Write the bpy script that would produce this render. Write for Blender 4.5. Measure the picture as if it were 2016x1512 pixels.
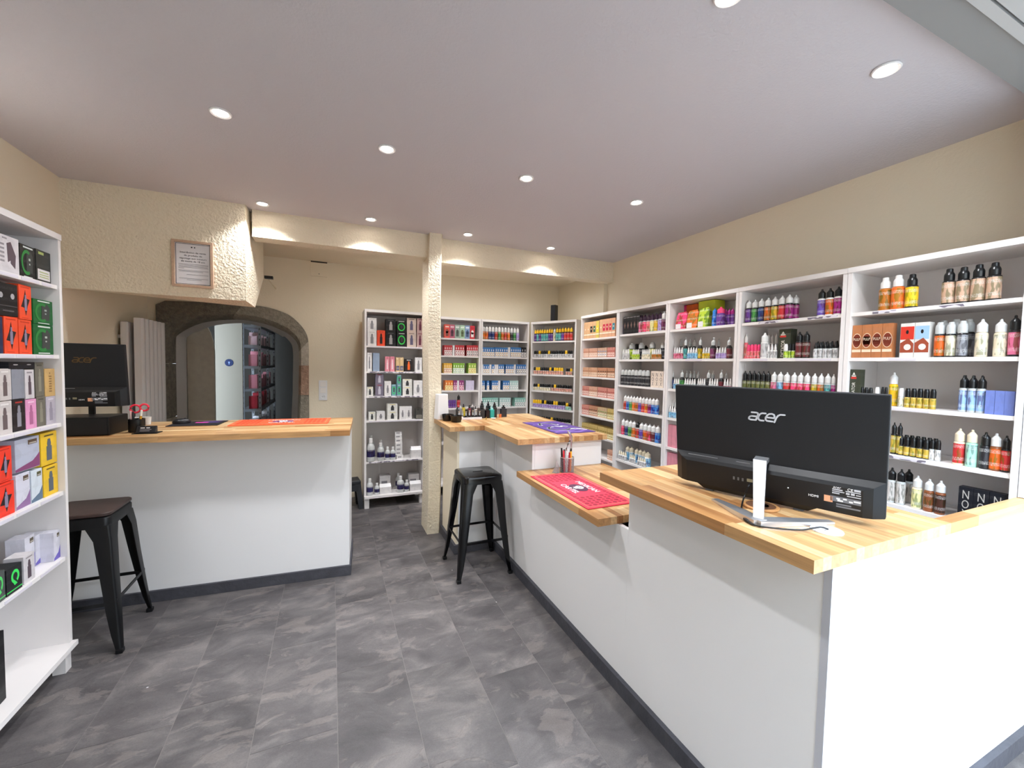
import bpy, bmesh, math, random
from mathutils import Vector, Matrix
random.seed(11)
for o in list(bpy.data.objects): bpy.data.objects.remove(o)
sc = bpy.context.scene
COL = sc.collection

# ------------------------------------------------------------------ camera, world, exposure
def cam_matrix(yaw, pitch, roll, loc):
    cy, sy, cp, sp, cr, sr = math.cos(yaw), math.sin(yaw), math.cos(pitch), math.sin(pitch), math.cos(roll), math.sin(roll)
    rz = Matrix(((cy, sy, 0), (-sy, cy, 0), (0, 0, 1)))
    base = Matrix(((1, 0, 0), (0, 0, -1), (0, 1, 0)))
    rx = Matrix(((1, 0, 0), (0, cp, -sp), (0, sp, cp)))
    rr = Matrix(((cr, -sr, 0), (sr, cr, 0), (0, 0, 1)))
    m = rr @ rx @ base @ rz
    r, d, f = m[0], m[1], m[2]
    return Matrix(((r[0], -d[0], -f[0], loc[0]), (r[1], -d[1], -f[1], loc[1]), (r[2], -d[2], -f[2], loc[2]), (0, 0, 0, 1)))
cd = bpy.data.cameras.new('camera'); cam = bpy.data.objects.new('camera', cd); COL.objects.link(cam)
cd.sensor_fit = 'HORIZONTAL'; cd.sensor_width = 36; cd.lens = 816.24 / 2016 * 36; cd.clip_start = 0.02
cam.matrix_world = cam_matrix(-0.411903, 0.0457943, 0.0189774, (0, 0, 1.6))
sc.camera = cam

w = bpy.data.worlds.new('overcast_daylight'); sc.world = w; w.use_nodes = True
bg = w.node_tree.nodes['Background']; bg.inputs[0].default_value = (0.68, 0.83, 1.0, 1); bg.inputs[1].default_value = 13.0
pl = bpy.data.lights.new('shopfront_portal', 'AREA'); pl.shape = 'RECTANGLE'; pl.size = 2.15; pl.size_y = 2.85
po = bpy.data.objects.new('shopfront_portal', pl); COL.objects.link(po); po.location = (2.0, -0.29, 1.29); po.rotation_euler = (math.radians(90), 0, 0)
pl.cycles.is_portal = True
LAMP_POWER = 46.0
vs = sc.view_settings; vs.view_transform = 'Standard'; vs.look = 'None'; vs.gamma = 1; vs.use_curve_mapping = False; vs.exposure = 0.36

# ------------------------------------------------------------------ helpers
def lin(c):
    if isinstance(c, str):
        c = c.lstrip('#'); c = [int(c[i:i + 2], 16) / 255 for i in (0, 2, 4)]
    return tuple((x / 12.92 if x <= 0.04045 else ((x + 0.055) / 1.055) ** 2.4) for x in c) + (1.0,)

MATS = {}
def mat(name, col, rough=0.5, metal=0.0, spec=0.5, bump=None, emit=None, trans=0.0, noise=None, coat=0.0, ior=1.45):
    """bump=(scale,strength,detail); noise=(scale,amount) value variation"""
    if name in MATS: return MATS[name]
    m = bpy.data.materials.new(name); m.use_nodes = True; nt = m.node_tree; b = nt.nodes['Principled BSDF']
    b.inputs['Base Color'].default_value = lin(col); b.inputs['Roughness'].default_value = rough
    b.inputs['Metallic'].default_value = metal; b.inputs['Specular IOR Level'].default_value = spec
    b.inputs['Transmission Weight'].default_value = trans; b.inputs['IOR'].default_value = ior
    b.inputs['Coat Weight'].default_value = coat
    if emit:
        b.inputs['Emission Color'].default_value = lin(emit[0]); b.inputs['Emission Strength'].default_value = emit[1]
    if bump or noise:
        tc = nt.nodes.new('ShaderNodeNewGeometry')
    if noise:
        n = nt.nodes.new('ShaderNodeTexNoise'); n.inputs['Scale'].default_value = noise[0]; n.inputs['Detail'].default_value = 4
        nt.links.new(tc.outputs['Position'], n.inputs['Vector'])
        hs = nt.nodes.new('ShaderNodeHueSaturation'); hs.inputs['Color'].default_value = lin(col)
        mr = nt.nodes.new('ShaderNodeMapRange'); mr.inputs['From Min'].default_value = 0.3; mr.inputs['From Max'].default_value = 0.7
        mr.inputs['To Min'].default_value = 1 - noise[1]; mr.inputs['To Max'].default_value = 1 + noise[1]
        nt.links.new(n.outputs[0], mr.inputs[0]); nt.links.new(mr.outputs[0], hs.inputs['Value']); nt.links.new(hs.outputs[0], b.inputs['Base Color'])
    if bump:
        n2 = nt.nodes.new('ShaderNodeTexNoise'); n2.inputs['Scale'].default_value = bump[0]; n2.inputs['Detail'].default_value = bump[2] if len(bump) > 2 else 3
        nt.links.new(tc.outputs['Position'], n2.inputs['Vector'])
        bp = nt.nodes.new('ShaderNodeBump'); bp.inputs['Strength'].default_value = bump[1]; bp.inputs['Distance'].default_value = 0.02
        nt.links.new(n2.outputs[0], bp.inputs['Height']); nt.links.new(bp.outputs[0], b.inputs['Normal'])
    MATS[name] = m; return m

def tint(name, rough=0.4, spec=0.5, printed=None, metal=0.0):
    """colour taken from the object's own colour; printed adds a printed artwork pattern of its own"""
    if name in MATS: return MATS[name]
    m = bpy.data.materials.new(name); m.use_nodes = True; nt = m.node_tree; b = nt.nodes['Principled BSDF']; L = nt.links.new
    b.inputs['Roughness'].default_value = rough; b.inputs['Specular IOR Level'].default_value = spec; b.inputs['Metallic'].default_value = metal
    oi = nt.nodes.new('ShaderNodeObjectInfo'); out = oi.outputs['Color']
    if printed:
        tc = nt.nodes.new('ShaderNodeTexCoord'); ad = nt.nodes.new('ShaderNodeVectorMath'); ad.operation = 'ADD'
        mu = nt.nodes.new('ShaderNodeMath'); mu.operation = 'MULTIPLY'; mu.inputs[1].default_value = 37.0
        L(oi.outputs['Random'], mu.inputs[0]); L(tc.outputs['Object'], ad.inputs[0]); L(mu.outputs[0], ad.inputs[1])
        n = nt.nodes.new('ShaderNodeTexNoise'); n.inputs['Scale'].default_value = printed[0]; n.inputs['Detail'].default_value = 1.5
        L(ad.outputs[0], n.inputs['Vector'])
        cr = nt.nodes.new('ShaderNodeValToRGB'); cr.color_ramp.elements[0].position = 0.50; cr.color_ramp.elements[1].position = 0.56
        L(n.outputs[0], cr.inputs[0])
        hs = nt.nodes.new('ShaderNodeHueSaturation'); hs.inputs['Hue'].default_value = printed[1]; hs.inputs['Value'].default_value = printed[2]
        L(oi.outputs['Color'], hs.inputs['Color'])
        mx = nt.nodes.new('ShaderNodeMix'); mx.data_type = 'RGBA'
        L(cr.outputs[0], mx.inputs[0]); L(oi.outputs['Color'], mx.inputs[6]); L(hs.outputs[0], mx.inputs[7])
        # lettering-like marks in a band
        mp = nt.nodes.new('ShaderNodeMapping'); mp.inputs['Scale'].default_value = (34, 34, 60); L(ad.outputs[0], mp.inputs[0])
        n2 = nt.nodes.new('ShaderNodeTexNoise'); n2.inputs['Scale'].default_value = 1.0; n2.inputs['Detail'].default_value = 0; L(mp.outputs[0], n2.inputs['Vector'])
        c2 = nt.nodes.new('ShaderNodeValToRGB'); c2.color_ramp.elements[0].position = 0.52; c2.color_ramp.elements[1].position = 0.55; L(n2.outputs[0], c2.inputs[0])
        sx = nt.nodes.new('ShaderNodeSeparateXYZ'); L(tc.outputs['Object'], sx.inputs[0])
        wv = nt.nodes.new('ShaderNodeMath'); wv.operation = 'PINGPONG'; wv.inputs[1].default_value = 0.17; L(sx.outputs[2], wv.inputs[0])
        gt = nt.nodes.new('ShaderNodeMath'); gt.operation = 'GREATER_THAN'; gt.inputs[1].default_value = 0.125; L(wv.outputs[0], gt.inputs[0])
        m3 = nt.nodes.new('ShaderNodeMath'); m3.operation = 'MULTIPLY'; L(gt.outputs[0], m3.inputs[0]); L(c2.outputs[0], m3.inputs[1])
        m4 = nt.nodes.new('ShaderNodeMath'); m4.operation = 'MULTIPLY'; m4.inputs[1].default_value = printed[3]; L(m3.outputs[0], m4.inputs[0])
        mx2 = nt.nodes.new('ShaderNodeMix'); mx2.data_type = 'RGBA'; mx2.inputs[7].default_value = printed[4]
        L(m4.outputs[0], mx2.inputs[0]); L(mx.outputs[2], mx2.inputs[6]); out = mx2.outputs[2]
    L(out, b.inputs['Base Color']); MATS[name] = m; return m

class MB:
    def __init__(s): s.v = []; s.f = []
    def add(s, vs, fs):
        n = len(s.v); s.v += [tuple(v) for v in vs]; s.f += [tuple(i + n for i in f) for f in fs]; return s
    def box(s, x0, x1, y0, y1, z0, z1):
        return s.add([(x0, y0, z0), (x1, y0, z0), (x1, y1, z0), (x0, y1, z0), (x0, y0, z1), (x1, y0, z1), (x1, y1, z1), (x0, y1, z1)],
                     [(0, 3, 2, 1), (4, 5, 6, 7), (0, 1, 5, 4), (1, 2, 6, 5), (2, 3, 7, 6), (3, 0, 4, 7)])
    def prism(s, poly, a, b, axis='y'):
        """poly of 2-D points; axis y: (x,z) extruded y a..b ; z: (x,y) ; x: (y,z)"""
        def P(p, t): return (p[0], t, p[1]) if axis == 'y' else ((p[0], p[1], t) if axis == 'z' else (t, p[0], p[1]))
        n = len(poly)
        return s.add([P(p, a) for p in poly] + [P(p, b) for p in poly],
                     [tuple(range(n)), tuple(range(2 * n - 1, n - 1, -1))] + [(i, n + i, n + (i + 1) % n, (i + 1) % n) for i in range(n)])
    def lathe(s, prof, seg=16, cx=0, cy=0, cz=0):
        vs = []; fs = []
        for r, z in prof:
            for k in range(seg):
                a = 2 * math.pi * k / seg; vs.append((cx + r * math.cos(a), cy + r * math.sin(a), cz + z))
        for i in range(len(prof) - 1):
            for k in range(seg):
                a = i * seg + k; b2 = i * seg + (k + 1) % seg; fs.append((a, b2, b2 + seg, a + seg))
        if prof[0][0] > 1e-6: fs.append(tuple(range(seg - 1, -1, -1)))
        if prof[-1][0] > 1e-6: fs.append(tuple((len(prof) - 1) * seg + k for k in range(seg)))
        return s.add(vs, fs)
    def tube(s, pts, r, seg=8):
        pts = [Vector(p) for p in pts]; vs = []; fs = []; up = Vector((0, 0, 1))
        for i, p in enumerate(pts):
            d = (pts[min(i + 1, len(pts) - 1)] - pts[max(i - 1, 0)]).normalized()
            a = d.cross(up if abs(d.z) < 0.95 else Vector((1, 0, 0))).normalized(); b = d.cross(a)
            rr = r[i] if isinstance(r, (list, tuple)) else r
            for k in range(seg):
                t = 2 * math.pi * k / seg; vs.append(p + a * math.cos(t) * rr + b * math.sin(t) * rr)
        for i in range(len(pts) - 1):
            for k in range(seg):
                fs.append((i * seg + k, i * seg + (k + 1) % seg, (i + 1) * seg + (k + 1) % seg, (i + 1) * seg + k))
        fs.append(tuple(range(seg))); fs.append(tuple((len(pts) - 1) * seg + k for k in range(seg - 1, -1, -1)))
        return s.add(vs, fs)
    def loft(s, rings):
        n = len(rings[0]); vs = [p for r in rings for p in r]; fs = [tuple(range(n - 1, -1, -1)), tuple((len(rings) - 1) * n + k for k in range(n))]
        for i in range(len(rings) - 1):
            for k in range(n): fs.append((i * n + k, i * n + (k + 1) % n, (i + 1) * n + (k + 1) % n, (i + 1) * n + k))
        return s.add(vs, fs)
    def bar(s, p, q, w, h):
        """rectangular bar between two points, w horizontal, h vertical"""
        p = Vector(p); q = Vector(q); d = (q - p).normalized(); up = Vector((0, 0, 1))
        a = d.cross(up if abs(d.z) < 0.95 else Vector((1, 0, 0))).normalized(); b = a.cross(d)
        c = [(-1, -1), (1, -1), (1, 1), (-1, 1)]
        return s.loft([[tuple(e + a * x * w / 2 + b * y * h / 2) for x, y in c] for e in (p, q)])
    def stroke(s, pts, wd, y0, y1, seg=8):
        """flat stroke of width wd through (x,z) points, extruded y0..y1, round joints"""
        for i in range(len(pts) - 1):
            a = Vector(pts[i]); b = Vector(pts[i + 1]); d = (b - a)
            if d.length < 1e-6: continue
            d.normalize(); n = Vector((-d.y, d.x)) * wd / 2
            s.prism([a - n, b - n, b + n, a + n], y0, y1)
        for p in pts: s.prism([(p[0] + wd / 2 * math.cos(2 * math.pi * k / seg), p[1] + wd / 2 * math.sin(2 * math.pi * k / seg)) for k in range(seg)], y0, y1)
        return s
    def mesh(s, name, m=None, smooth=0, bevel=0):
        me = bpy.data.meshes.new(name); me.from_pydata(s.v, [], s.f)
        bm = bmesh.new(); bm.from_mesh(me); bmesh.ops.recalc_face_normals(bm, faces=bm.faces)
        if bevel: bmesh.ops.bevel(bm, geom=list(bm.edges), offset=bevel, segments=2, affect='EDGES', profile=0.6, clamp_overlap=True)
        bm.to_mesh(me); bm.free()
        if m: me.materials.append(m)
        if smooth:
            me.polygons.foreach_set('use_smooth', [True] * len(me.polygons)); me.set_sharp_from_angle(angle=math.radians(smooth))
        me.update(); return me
    def build(s, name, m=None, parent=None, smooth=0, bevel=0, color=None):
        return link(name, s.mesh(name, m, smooth, bevel), parent, color)

def link(name, me, parent=None, color=None):
    o = bpy.data.objects.new(name, me); COL.objects.link(o)
    if parent: o.parent = parent
    if color: o.color = lin(color)
    return o
def empty(name, loc=(0, 0, 0), rz=0.0):
    o = bpy.data.objects.new(name, None); COL.objects.link(o); o.location = loc; o.rotation_euler = (0, 0, rz); o.empty_display_size = 0.05; return o
def tag(o, label, cat, group=None):
    o['label'] = label; o['category'] = cat
    if group: o['group'] = group
    return o
def struct(o, label=None):
    o['kind'] = 'structure'
    if label: o['label'] = label
    return o
def B(x0, x1, y0, y1, z0, z1): return MB().box(x0, x1, y0, y1, z0, z1)

TEXTS = {}
def text_mesh(txt, m, size=1.0, shear=0.0, ext=0.004, space=1.0):
    """text laid in the x-z plane facing -y, centred on origin"""
    key = (txt, m.name, size, shear, ext, space)
    if key in TEXTS: return TEXTS[key]
    cu = bpy.data.curves.new('txt', 'FONT'); cu.body = txt; cu.size = size; cu.extrude = ext / 2; cu.shear = shear; cu.space_character = space
    cu.align_x = 'CENTER'; cu.align_y = 'CENTER'; cu.resolution_u = 3
    ob = bpy.data.objects.new('txt', cu); COL.objects.link(ob)
    dg = bpy.context.evaluated_depsgraph_get(); me = bpy.data.meshes.new_from_object(ob.evaluated_get(dg))
    bpy.data.objects.remove(ob); bpy.data.curves.remove(cu)
    me.transform(Matrix.Rotation(math.radians(90), 4, 'X')); me.materials.clear(); me.materials.append(m); me.name = 'lettering'
    TEXTS[key] = me; return me

# ------------------------------------------------------------------ materials
M_wall = mat('cream_plaster_wall', '#e6dac3', 0.85, bump=(70, 0.10, 3), spec=0.2)
M_rough = mat('cream_roughcast_plaster', '#e6dac3', 0.7, bump=(62, .55, 2), spec=0.35)
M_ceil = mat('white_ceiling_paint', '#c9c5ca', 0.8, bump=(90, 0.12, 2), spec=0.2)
M_white = mat('white_melamine', '#e6e5e6', 0.38, spec=0.4)
M_shelf = mat('white_foil_shelf', '#e7e2e0', 0.45, spec=0.4)
M_black = mat('black_plastic', '#0c0d10', 0.38)
M_blackm = mat('black_gloss_metal', '#030305', 0.16, spec=0.5)
M_blackd = mat('black_satin_metal', '#08090c', 0.42, spec=.4)
M_slate = mat('dark_slate_plinth', '#43434a', 0.6, noise=(14, 0.15), bump=(40, 0.2, 4))
M_steel = mat('brushed_steel', '#c9cbd0', 0.3, metal=1.0)
M_alu = mat('matt_aluminium', '#d5d6da', 0.35, metal=0.9)
M_grey = mat('grey_paint', '#77777a', 0.6)
M_tp = tint('coloured_plastic', 0.3)
M_tm = tint('coloured_print', 0.5, 0.3)
M_tl = tint('printed_label', 0.4, 0.4, (3.2, 0.54, 0.45, 0.5, (0.80, 0.79, 0.77, 1)))
M_tb = tint('printed_carton', 0.5, 0.35, (2.2, 0.5, 0.92, 0.12, (0.2, 0.2, 0.2, 1)))
M_frame = mat('pale_wood_frame', '#b99a82', 0.55, noise=(60, 0.08))
M_paper = mat('white_paper', '#dcd9dc', 0.7)
M_ink = mat('dark_ink', '#2a2628', 0.7)
M_inkg = mat('grey_ink', '#77747a', 0.7)
M_wht = mat('white_print', '#e8e8ea', 0.6)

def wood_mat(name, axis):
    m = bpy.data.materials.new(name); m.use_nodes = True; nt = m.node_tree; b = nt.nodes['Principled BSDF']; L = nt.links.new
    g = nt.nodes.new('ShaderNodeNewGeometry'); oi = nt.nodes.new('ShaderNodeObjectInfo')
    mp = nt.nodes.new('ShaderNodeMapping'); s = [70, 70, 70]; s[axis] = 3.0; mp.inputs['Scale'].default_value = s
    ad = nt.nodes.new('ShaderNodeVectorMath'); ad.operation = 'ADD'; mu = nt.nodes.new('ShaderNodeMath'); mu.operation = 'MULTIPLY'; mu.inputs[1].default_value = 50
    L(oi.outputs['Random'], mu.inputs[0]); L(g.outputs['Position'], mp.inputs[0]); L(mp.outputs[0], ad.inputs[0]); L(mu.outputs[0], ad.inputs[1])
    n = nt.nodes.new('ShaderNodeTexNoise'); n.inputs['Scale'].default_value = 1.0; n.inputs['Detail'].default_value = 5; n.inputs['Distortion'].default_value = 0.4; L(ad.outputs[0], n.inputs['Vector'])
    cr = nt.nodes.new('ShaderNodeValToRGB'); e = cr.color_ramp.elements
    e[0].position = 0.0; e[0].color = lin('#9a6a40'); e[1].position = 1.0; e[1].color = lin('#d9bb8c')
    for p, c in ((0.15, '#b08150'), (0.4, '#bd9262'), (0.62, '#c69e6d'), (0.85, '#cda97a')):
        q = e.new(p); q.color = lin(c)
    L(oi.outputs['Random'], cr.inputs[0])
    hs = nt.nodes.new('ShaderNodeHueSaturation'); mr = nt.nodes.new('ShaderNodeMapRange'); mr.inputs['From Min'].default_value = 0.3; mr.inputs['From Max'].default_value = 0.7
    mr.inputs['To Min'].default_value = 0.74; mr.inputs['To Max'].default_value = 1.1
    L(n.outputs[0], mr.inputs[0]); L(mr.outputs[0], hs.inputs['Value']); L(cr.outputs[0], hs.inputs['Color']); L(hs.outputs[0], b.inputs['Base Color'])
    b.inputs['Roughness'].default_value = 0.36; b.inputs['Specular IOR Level'].default_value = 0.45
    return m
M_oak_y = wood_mat('oak_stave_depthwise', 1); M_oak_x = wood_mat('oak_stave_crosswise', 0)

def slate_mat():
    m = bpy.data.materials.new('slate_floor_tile'); m.use_nodes = True; nt = m.node_tree; b = nt.nodes['Principled BSDF']; L = nt.links.new
    g = nt.nodes.new('ShaderNodeNewGeometry'); oi = nt.nodes.new('ShaderNodeObjectInfo')
    mu = nt.nodes.new('ShaderNodeMath'); mu.operation = 'MULTIPLY'; mu.inputs[1].default_value = 40; L(oi.outputs['Random'], mu.inputs[0])
    mp = nt.nodes.new('ShaderNodeMapping'); mp.inputs['Rotation'].default_value = (0, 0, -.45); mp.inputs['Scale'].default_value = (3.2, 6.0, 1); L(g.outputs['Position'], mp.inputs[0])
    ad = nt.nodes.new('ShaderNodeVectorMath'); ad.operation = 'ADD'; L(mp.outputs[0], ad.inputs[0]); L(mu.outputs[0], ad.inputs[1])
    def noise(sc_, det, rough, dist):
        n = nt.nodes.new('ShaderNodeTexNoise'); n.inputs['Scale'].default_value = sc_; n.inputs['Detail'].default_value = det; n.inputs['Roughness'].default_value = rough; n.inputs['Distortion'].default_value = dist; L(ad.outputs[0], n.inputs['Vector']); return n
    n = noise(1.0, 9, .62, .5); f1 = noise(1.5, 8, .62, .7); f2 = noise(45.0, 5, .75, 0)
    cr = nt.nodes.new('ShaderNodeValToRGB'); e = cr.color_ramp.elements
    e[0].position = 0.30; e[0].color = lin('#454243'); e[1].position = 0.72; e[1].color = lin('#7a7472')
    for p_, c in ((0.45, '#545051'), (0.55, '#605c5c')):
        q = e.new(p_); q.color = lin(c)
    L(n.outputs[0], cr.inputs[0])
    fl_ = nt.nodes.new('ShaderNodeValToRGB'); fl_.color_ramp.elements[0].position = .56; fl_.color_ramp.elements[1].position = .61; L(f1.outputs[0], fl_.inputs[0])
    fm = nt.nodes.new('ShaderNodeMath'); fm.operation = 'MULTIPLY'; fm.inputs[1].default_value = .24; L(fl_.outputs[0], fm.inputs[0])
    mx = nt.nodes.new('ShaderNodeMix'); mx.data_type = 'RGBA'; mx.inputs[7].default_value = lin('#968c86'); L(fm.outputs[0], mx.inputs[0]); L(cr.outputs[0], mx.inputs[6])
    hs = nt.nodes.new('ShaderNodeHueSaturation'); mr = nt.nodes.new('ShaderNodeMapRange'); mr.inputs['To Min'].default_value = 0.86; mr.inputs['To Max'].default_value = 1.14
    gr = nt.nodes.new('ShaderNodeMapRange'); gr.inputs['From Min'].default_value = .3; gr.inputs['From Max'].default_value = .7; gr.inputs['To Min'].default_value = .80; gr.inputs['To Max'].default_value = 1.20; L(f2.outputs[0], gr.inputs[0])
    mm = nt.nodes.new('ShaderNodeMath'); mm.operation = 'MULTIPLY'; L(oi.outputs['Random'], mr.inputs[0]); L(mr.outputs[0], mm.inputs[0]); L(gr.outputs[0], mm.inputs[1])
    L(mm.outputs[0], hs.inputs['Value']); L(mx.outputs[2], hs.inputs['Color']); L(hs.outputs[0], b.inputs['Base Color'])
    sm = nt.nodes.new('ShaderNodeMath'); sm.operation = 'MULTIPLY_ADD'; sm.inputs[1].default_value = .25; L(fl_.outputs[0], sm.inputs[0]); L(n.outputs[0], sm.inputs[2])
    bp = nt.nodes.new('ShaderNodeBump'); bp.inputs['Strength'].default_value = 0.6; bp.inputs['Distance'].default_value = 0.008; L(sm.outputs[0], bp.inputs['Height']); L(bp.outputs[0], b.inputs['Normal'])
    b.inputs['Roughness'].default_value = 0.45; b.inputs['Specular IOR Level'].default_value = 0.4
    return m
M_tile = slate_mat()
UNIT = MB().box(-.5, .5, -.5, .5, -.5, .5)
# ------------------------------------------------------------------ structure
XL, XR, YB, ZC, ZC2 = -1.65, 2.95, 5.18, 2.785, 2.715
# floor: base slab and every tile
fl = struct(B(XL - .1, XR + .1, -0.05, YB + .1, -0.06, -0.0012).build('floor', mat('floor_grout', '#777270', 0.8)), 'dark slate-look tiled floor')
tile_me = UNIT.mesh('tile', M_tile, bevel=0)
cols = [(-1.65, -1.625), (-1.625, -1.295), (-1.295, -0.965), (-0.965, -0.635), (-0.635, -0.305), (-0.305, 0.025), (0.025, 0.355), (0.355, 0.69), (0.69, 1.02), (1.02, 1.35), (1.35, 1.68), (1.68, 2.01), (2.01, 2.34), (2.34, 2.67), (2.67, 2.95)]
offs = [0.1, .44, .20, .20, .28, .57, .25, .12, .60, .31, .05, .4, .2, .5, .3]
for (x0, x1), of in zip(cols, offs):
    y = of - 0.66
    while y < YB:
        a, b = max(y, -0.04), min(y + .66, YB)
        if b - a > .02 and x1 - x0 > 0.05:
            t = link('tile', tile_me, fl); t.location = ((x0 + x1) / 2, (a + b) / 2, -0.006); t.scale = (x1 - x0 - .003, b - a - .003, .012)
        y += .66
struct(B(-14, 14, -16, -0.05, -0.15, -0.12).build('ground', mat('street_paving', '#7d7b78', 0.8, noise=(6, .1))), 'street paving outside the shop front')
struct(B(-14, 14, -9.5, -9.0, -0.12, 6.5).build('wall_street', mat('street_render', '#a59c90', 0.85)), 'unseen house front across the street, added to block low sky')  # unseen block, added so less low sky light reaches the ceiling
struct(B(XL - .1, .95, -.28, -.12, -.12, 3.0).build('wall_front', M_wall), 'unseen shop front wall behind the camera, added to narrow the daylight')  # unseen wall, added and sized to keep daylight off the counter front
struct(B(XL - .1, XR + .1, -.28, .12, 2.71, 3.0).build('trim_6', mat('grey_fascia', '#8b8b8b', .6)), 'grey fascia above the shop front')
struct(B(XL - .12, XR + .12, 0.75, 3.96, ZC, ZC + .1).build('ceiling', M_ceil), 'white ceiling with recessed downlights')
struct(B(XL - .12, XR + .12, 3.96, YB + .1, ZC2, ZC2 + .1).build('ceiling', M_wall), 'cream ceiling strip behind the beam')
struct(B(XR, XR + .1, .0, YB + .1, 0, ZC + .1).build('wall_right', M_wall), 'cream painted wall behind the long bookcase row')
struct(B(XL - .1, XL, .0, YB + .1, 0, ZC + .1).build('wall_left', M_wall), 'cream wall on the left')
struct(B(2.612, XR, .60, .714, 1.0925, 2.72).build('wall_front', M_white), 'white boxed-in wall end by the shop front')
# shop-front lintel, stepped underside
M_lint = mat('grey_lintel_paint', '#8b8b8b', 0.6)
l = struct(B(XL - .1, XR + .1, .655, .765, 2.735, 2.98).build('trim_1', M_lint), 'grey lintel over the shop front')
B(XL - .1, XR + .1, .625, .655, 2.725, 2.98).build('moulding', mat('pale_grey_paint', '#b5b5b5', .5), l)
B(XL - .1, XR + .1, .616, .625, 2.742, 2.98).build('moulding', M_lint, l)
B(XL - .1, XR + .1, .13, .616, 2.722, 2.98).build('moulding', MATS['pale_grey_paint'], l)
# beams and pillar
struct(B(-.57, .84, 3.87, 4.03, 2.575, ZC).build('trim_2', M_rough), 'roughcast cream beam left of the pillar')
struct(B(.93, XR, 3.93, 4.06, 2.56, ZC).build('trim_3', M_rough), 'roughcast cream beam right of the pillar')
pm = MB()
pp = lambda dx, r: [(.822 + dx, 3.80), (.93 + dx, 3.795), (.944 + dx, 3.82), (.944 + dx, 4.07), (.822 + dx, 4.07)]
pm.loft([[(x, y, z) for x, y in pp(0.012 * math.sin(z * 2.1) * (1 if 0 < z < 2.6 else 0), 0)] for z in (0, .4, .9, 1.3, 1.7, 2.1, 2.5, ZC)])
struct(pm.build('trim_4', M_rough, smooth=30), 'roughcast cream pillar from floor to ceiling')
struct(B(2.90, XR, 4.03, 4.21, 0, 2.60).build('trim_5', M_wall), 'shallow wall pilaster at the end of the beam')
# hood wall over the left counter (front with the notice, oblique right flank, sloped underside)
hd = MB()
hd.add([(XL, 3.78, 2.06), (-.60, 3.78, 2.055), (-.60, 3.78, ZC), (XL, 3.78, ZC)], [(0, 1, 2, 3)])
flank = [(-.60, 3.78, 2.055), (-.575, 4.02, 2.035), (-.575, 4.50, 2.36), (-.575, 4.50, ZC), (-.60, 3.78, ZC)]
hd.add(flank, [(0, 1, 2, 3, 4)])
hd.add([(XL, 3.78, 2.06), (-.60, 3.78, 2.055), (-.575, 4.02, 2.035), (XL, 4.06, 2.09)], [(0, 3, 2, 1)])
hd.add([(XL, 4.06, 2.09), (-.575, 4.02, 2.035), (-.575, 4.50, 2.36), (XL, 4.5, 2.4)], [(0, 3, 2, 1)])
hd.add([(XL, 4.5, 2.4), (-.575, 4.5, 2.36), (-.575, 4.5, ZC), (XL, 4.5, ZC)], [(0, 3, 2, 1)])
hd.add([(XL, 3.78, ZC), (-.60, 3.78, ZC), (-.575, 4.5, ZC), (XL, 4.5, ZC)], [(0, 1, 2, 3)])
struct(hd.build('wall_hood', M_rough), 'roughcast cream wall hanging over the left counter')
# back wall with stone arched doorway
outer = [(-1.577, 0), (-1.577, 1.0), (-1.577, 1.55), (-1.577, 2.125), (-1.50, 2.17), (-1.20, 2.178), (-.85, 2.178), (-.655, 2.172), (-.49, 2.13), (-.385, 2.075), (-.275, 1.95), (-.232, 1.82), (-.228, 1.55), (-.229, 1.22), (-.231, .95), (-.231, 0)]
inner = [(-1.485, 0), (-1.485, 1.0), (-1.485, 1.55), (-1.482, 1.78), (-1.45, 1.86), (-1.25, 1.985), (-.95, 2.037), (-.70, 2.01), (-.53, 1.95), (-.42, 1.885), (-.35, 1.80), (-.332, 1.70), (-.332, 1.55), (-.338, 1.22), (-.35, .95), (-.352, 0)]
wb = MB()
wb.box(XL, -1.577, YB, YB + .32, 0, ZC2); wb.box(-.2285, XR, YB, YB + .32, 0, ZC2)
wb.prism([(-1.577, ZC2)] + outer[3:13] + [(-.2285, 1.55), (-.2285, ZC2)], YB, YB + .32)
struct(wb.build('wall_back', M_wall), 'cream back wall with an arched stone doorway')
M_st = [mat('grey_sandstone', '#8d8678', .85, noise=(30, .22), bump=(60, .8, 5)), mat('dark_sandstone', '#6f685c', .9, noise=(26, .25), bump=(60, .9, 5)), mat('pinkish_sandstone', '#a98a76', .85, noise=(28, .22), bump=(60, .8, 5)), mat('pale_mortar_stone', '#b5ad9f', .9, noise=(28, .15), bump=(60, .6, 5))]
dr = struct(empty('door_1', (0, 0, 0)), 'arched stone doorway to the storeroom')
def cat(pts, i, t):
    P_ = [Vector(p) for p in pts]; a = P_[max(i - 1, 0)]; b = P_[i]; c = P_[i + 1]; d = P_[min(i + 2, len(P_) - 1)]
    if i < 3 or i > 11: q = b.lerp(c, t)
    else: q = 0.5 * ((2 * b) + (c - a) * t + (2 * a - 5 * b + 4 * c - d) * t * t + (3 * b - a - 3 * c + d) * t ** 3)
    return (q.x, q.y)
seq = [0, 1, 1, 1, 1, 1, 0, 0, 0, 0, 0, 3, 2, 0, 0]
NS = 4
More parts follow.
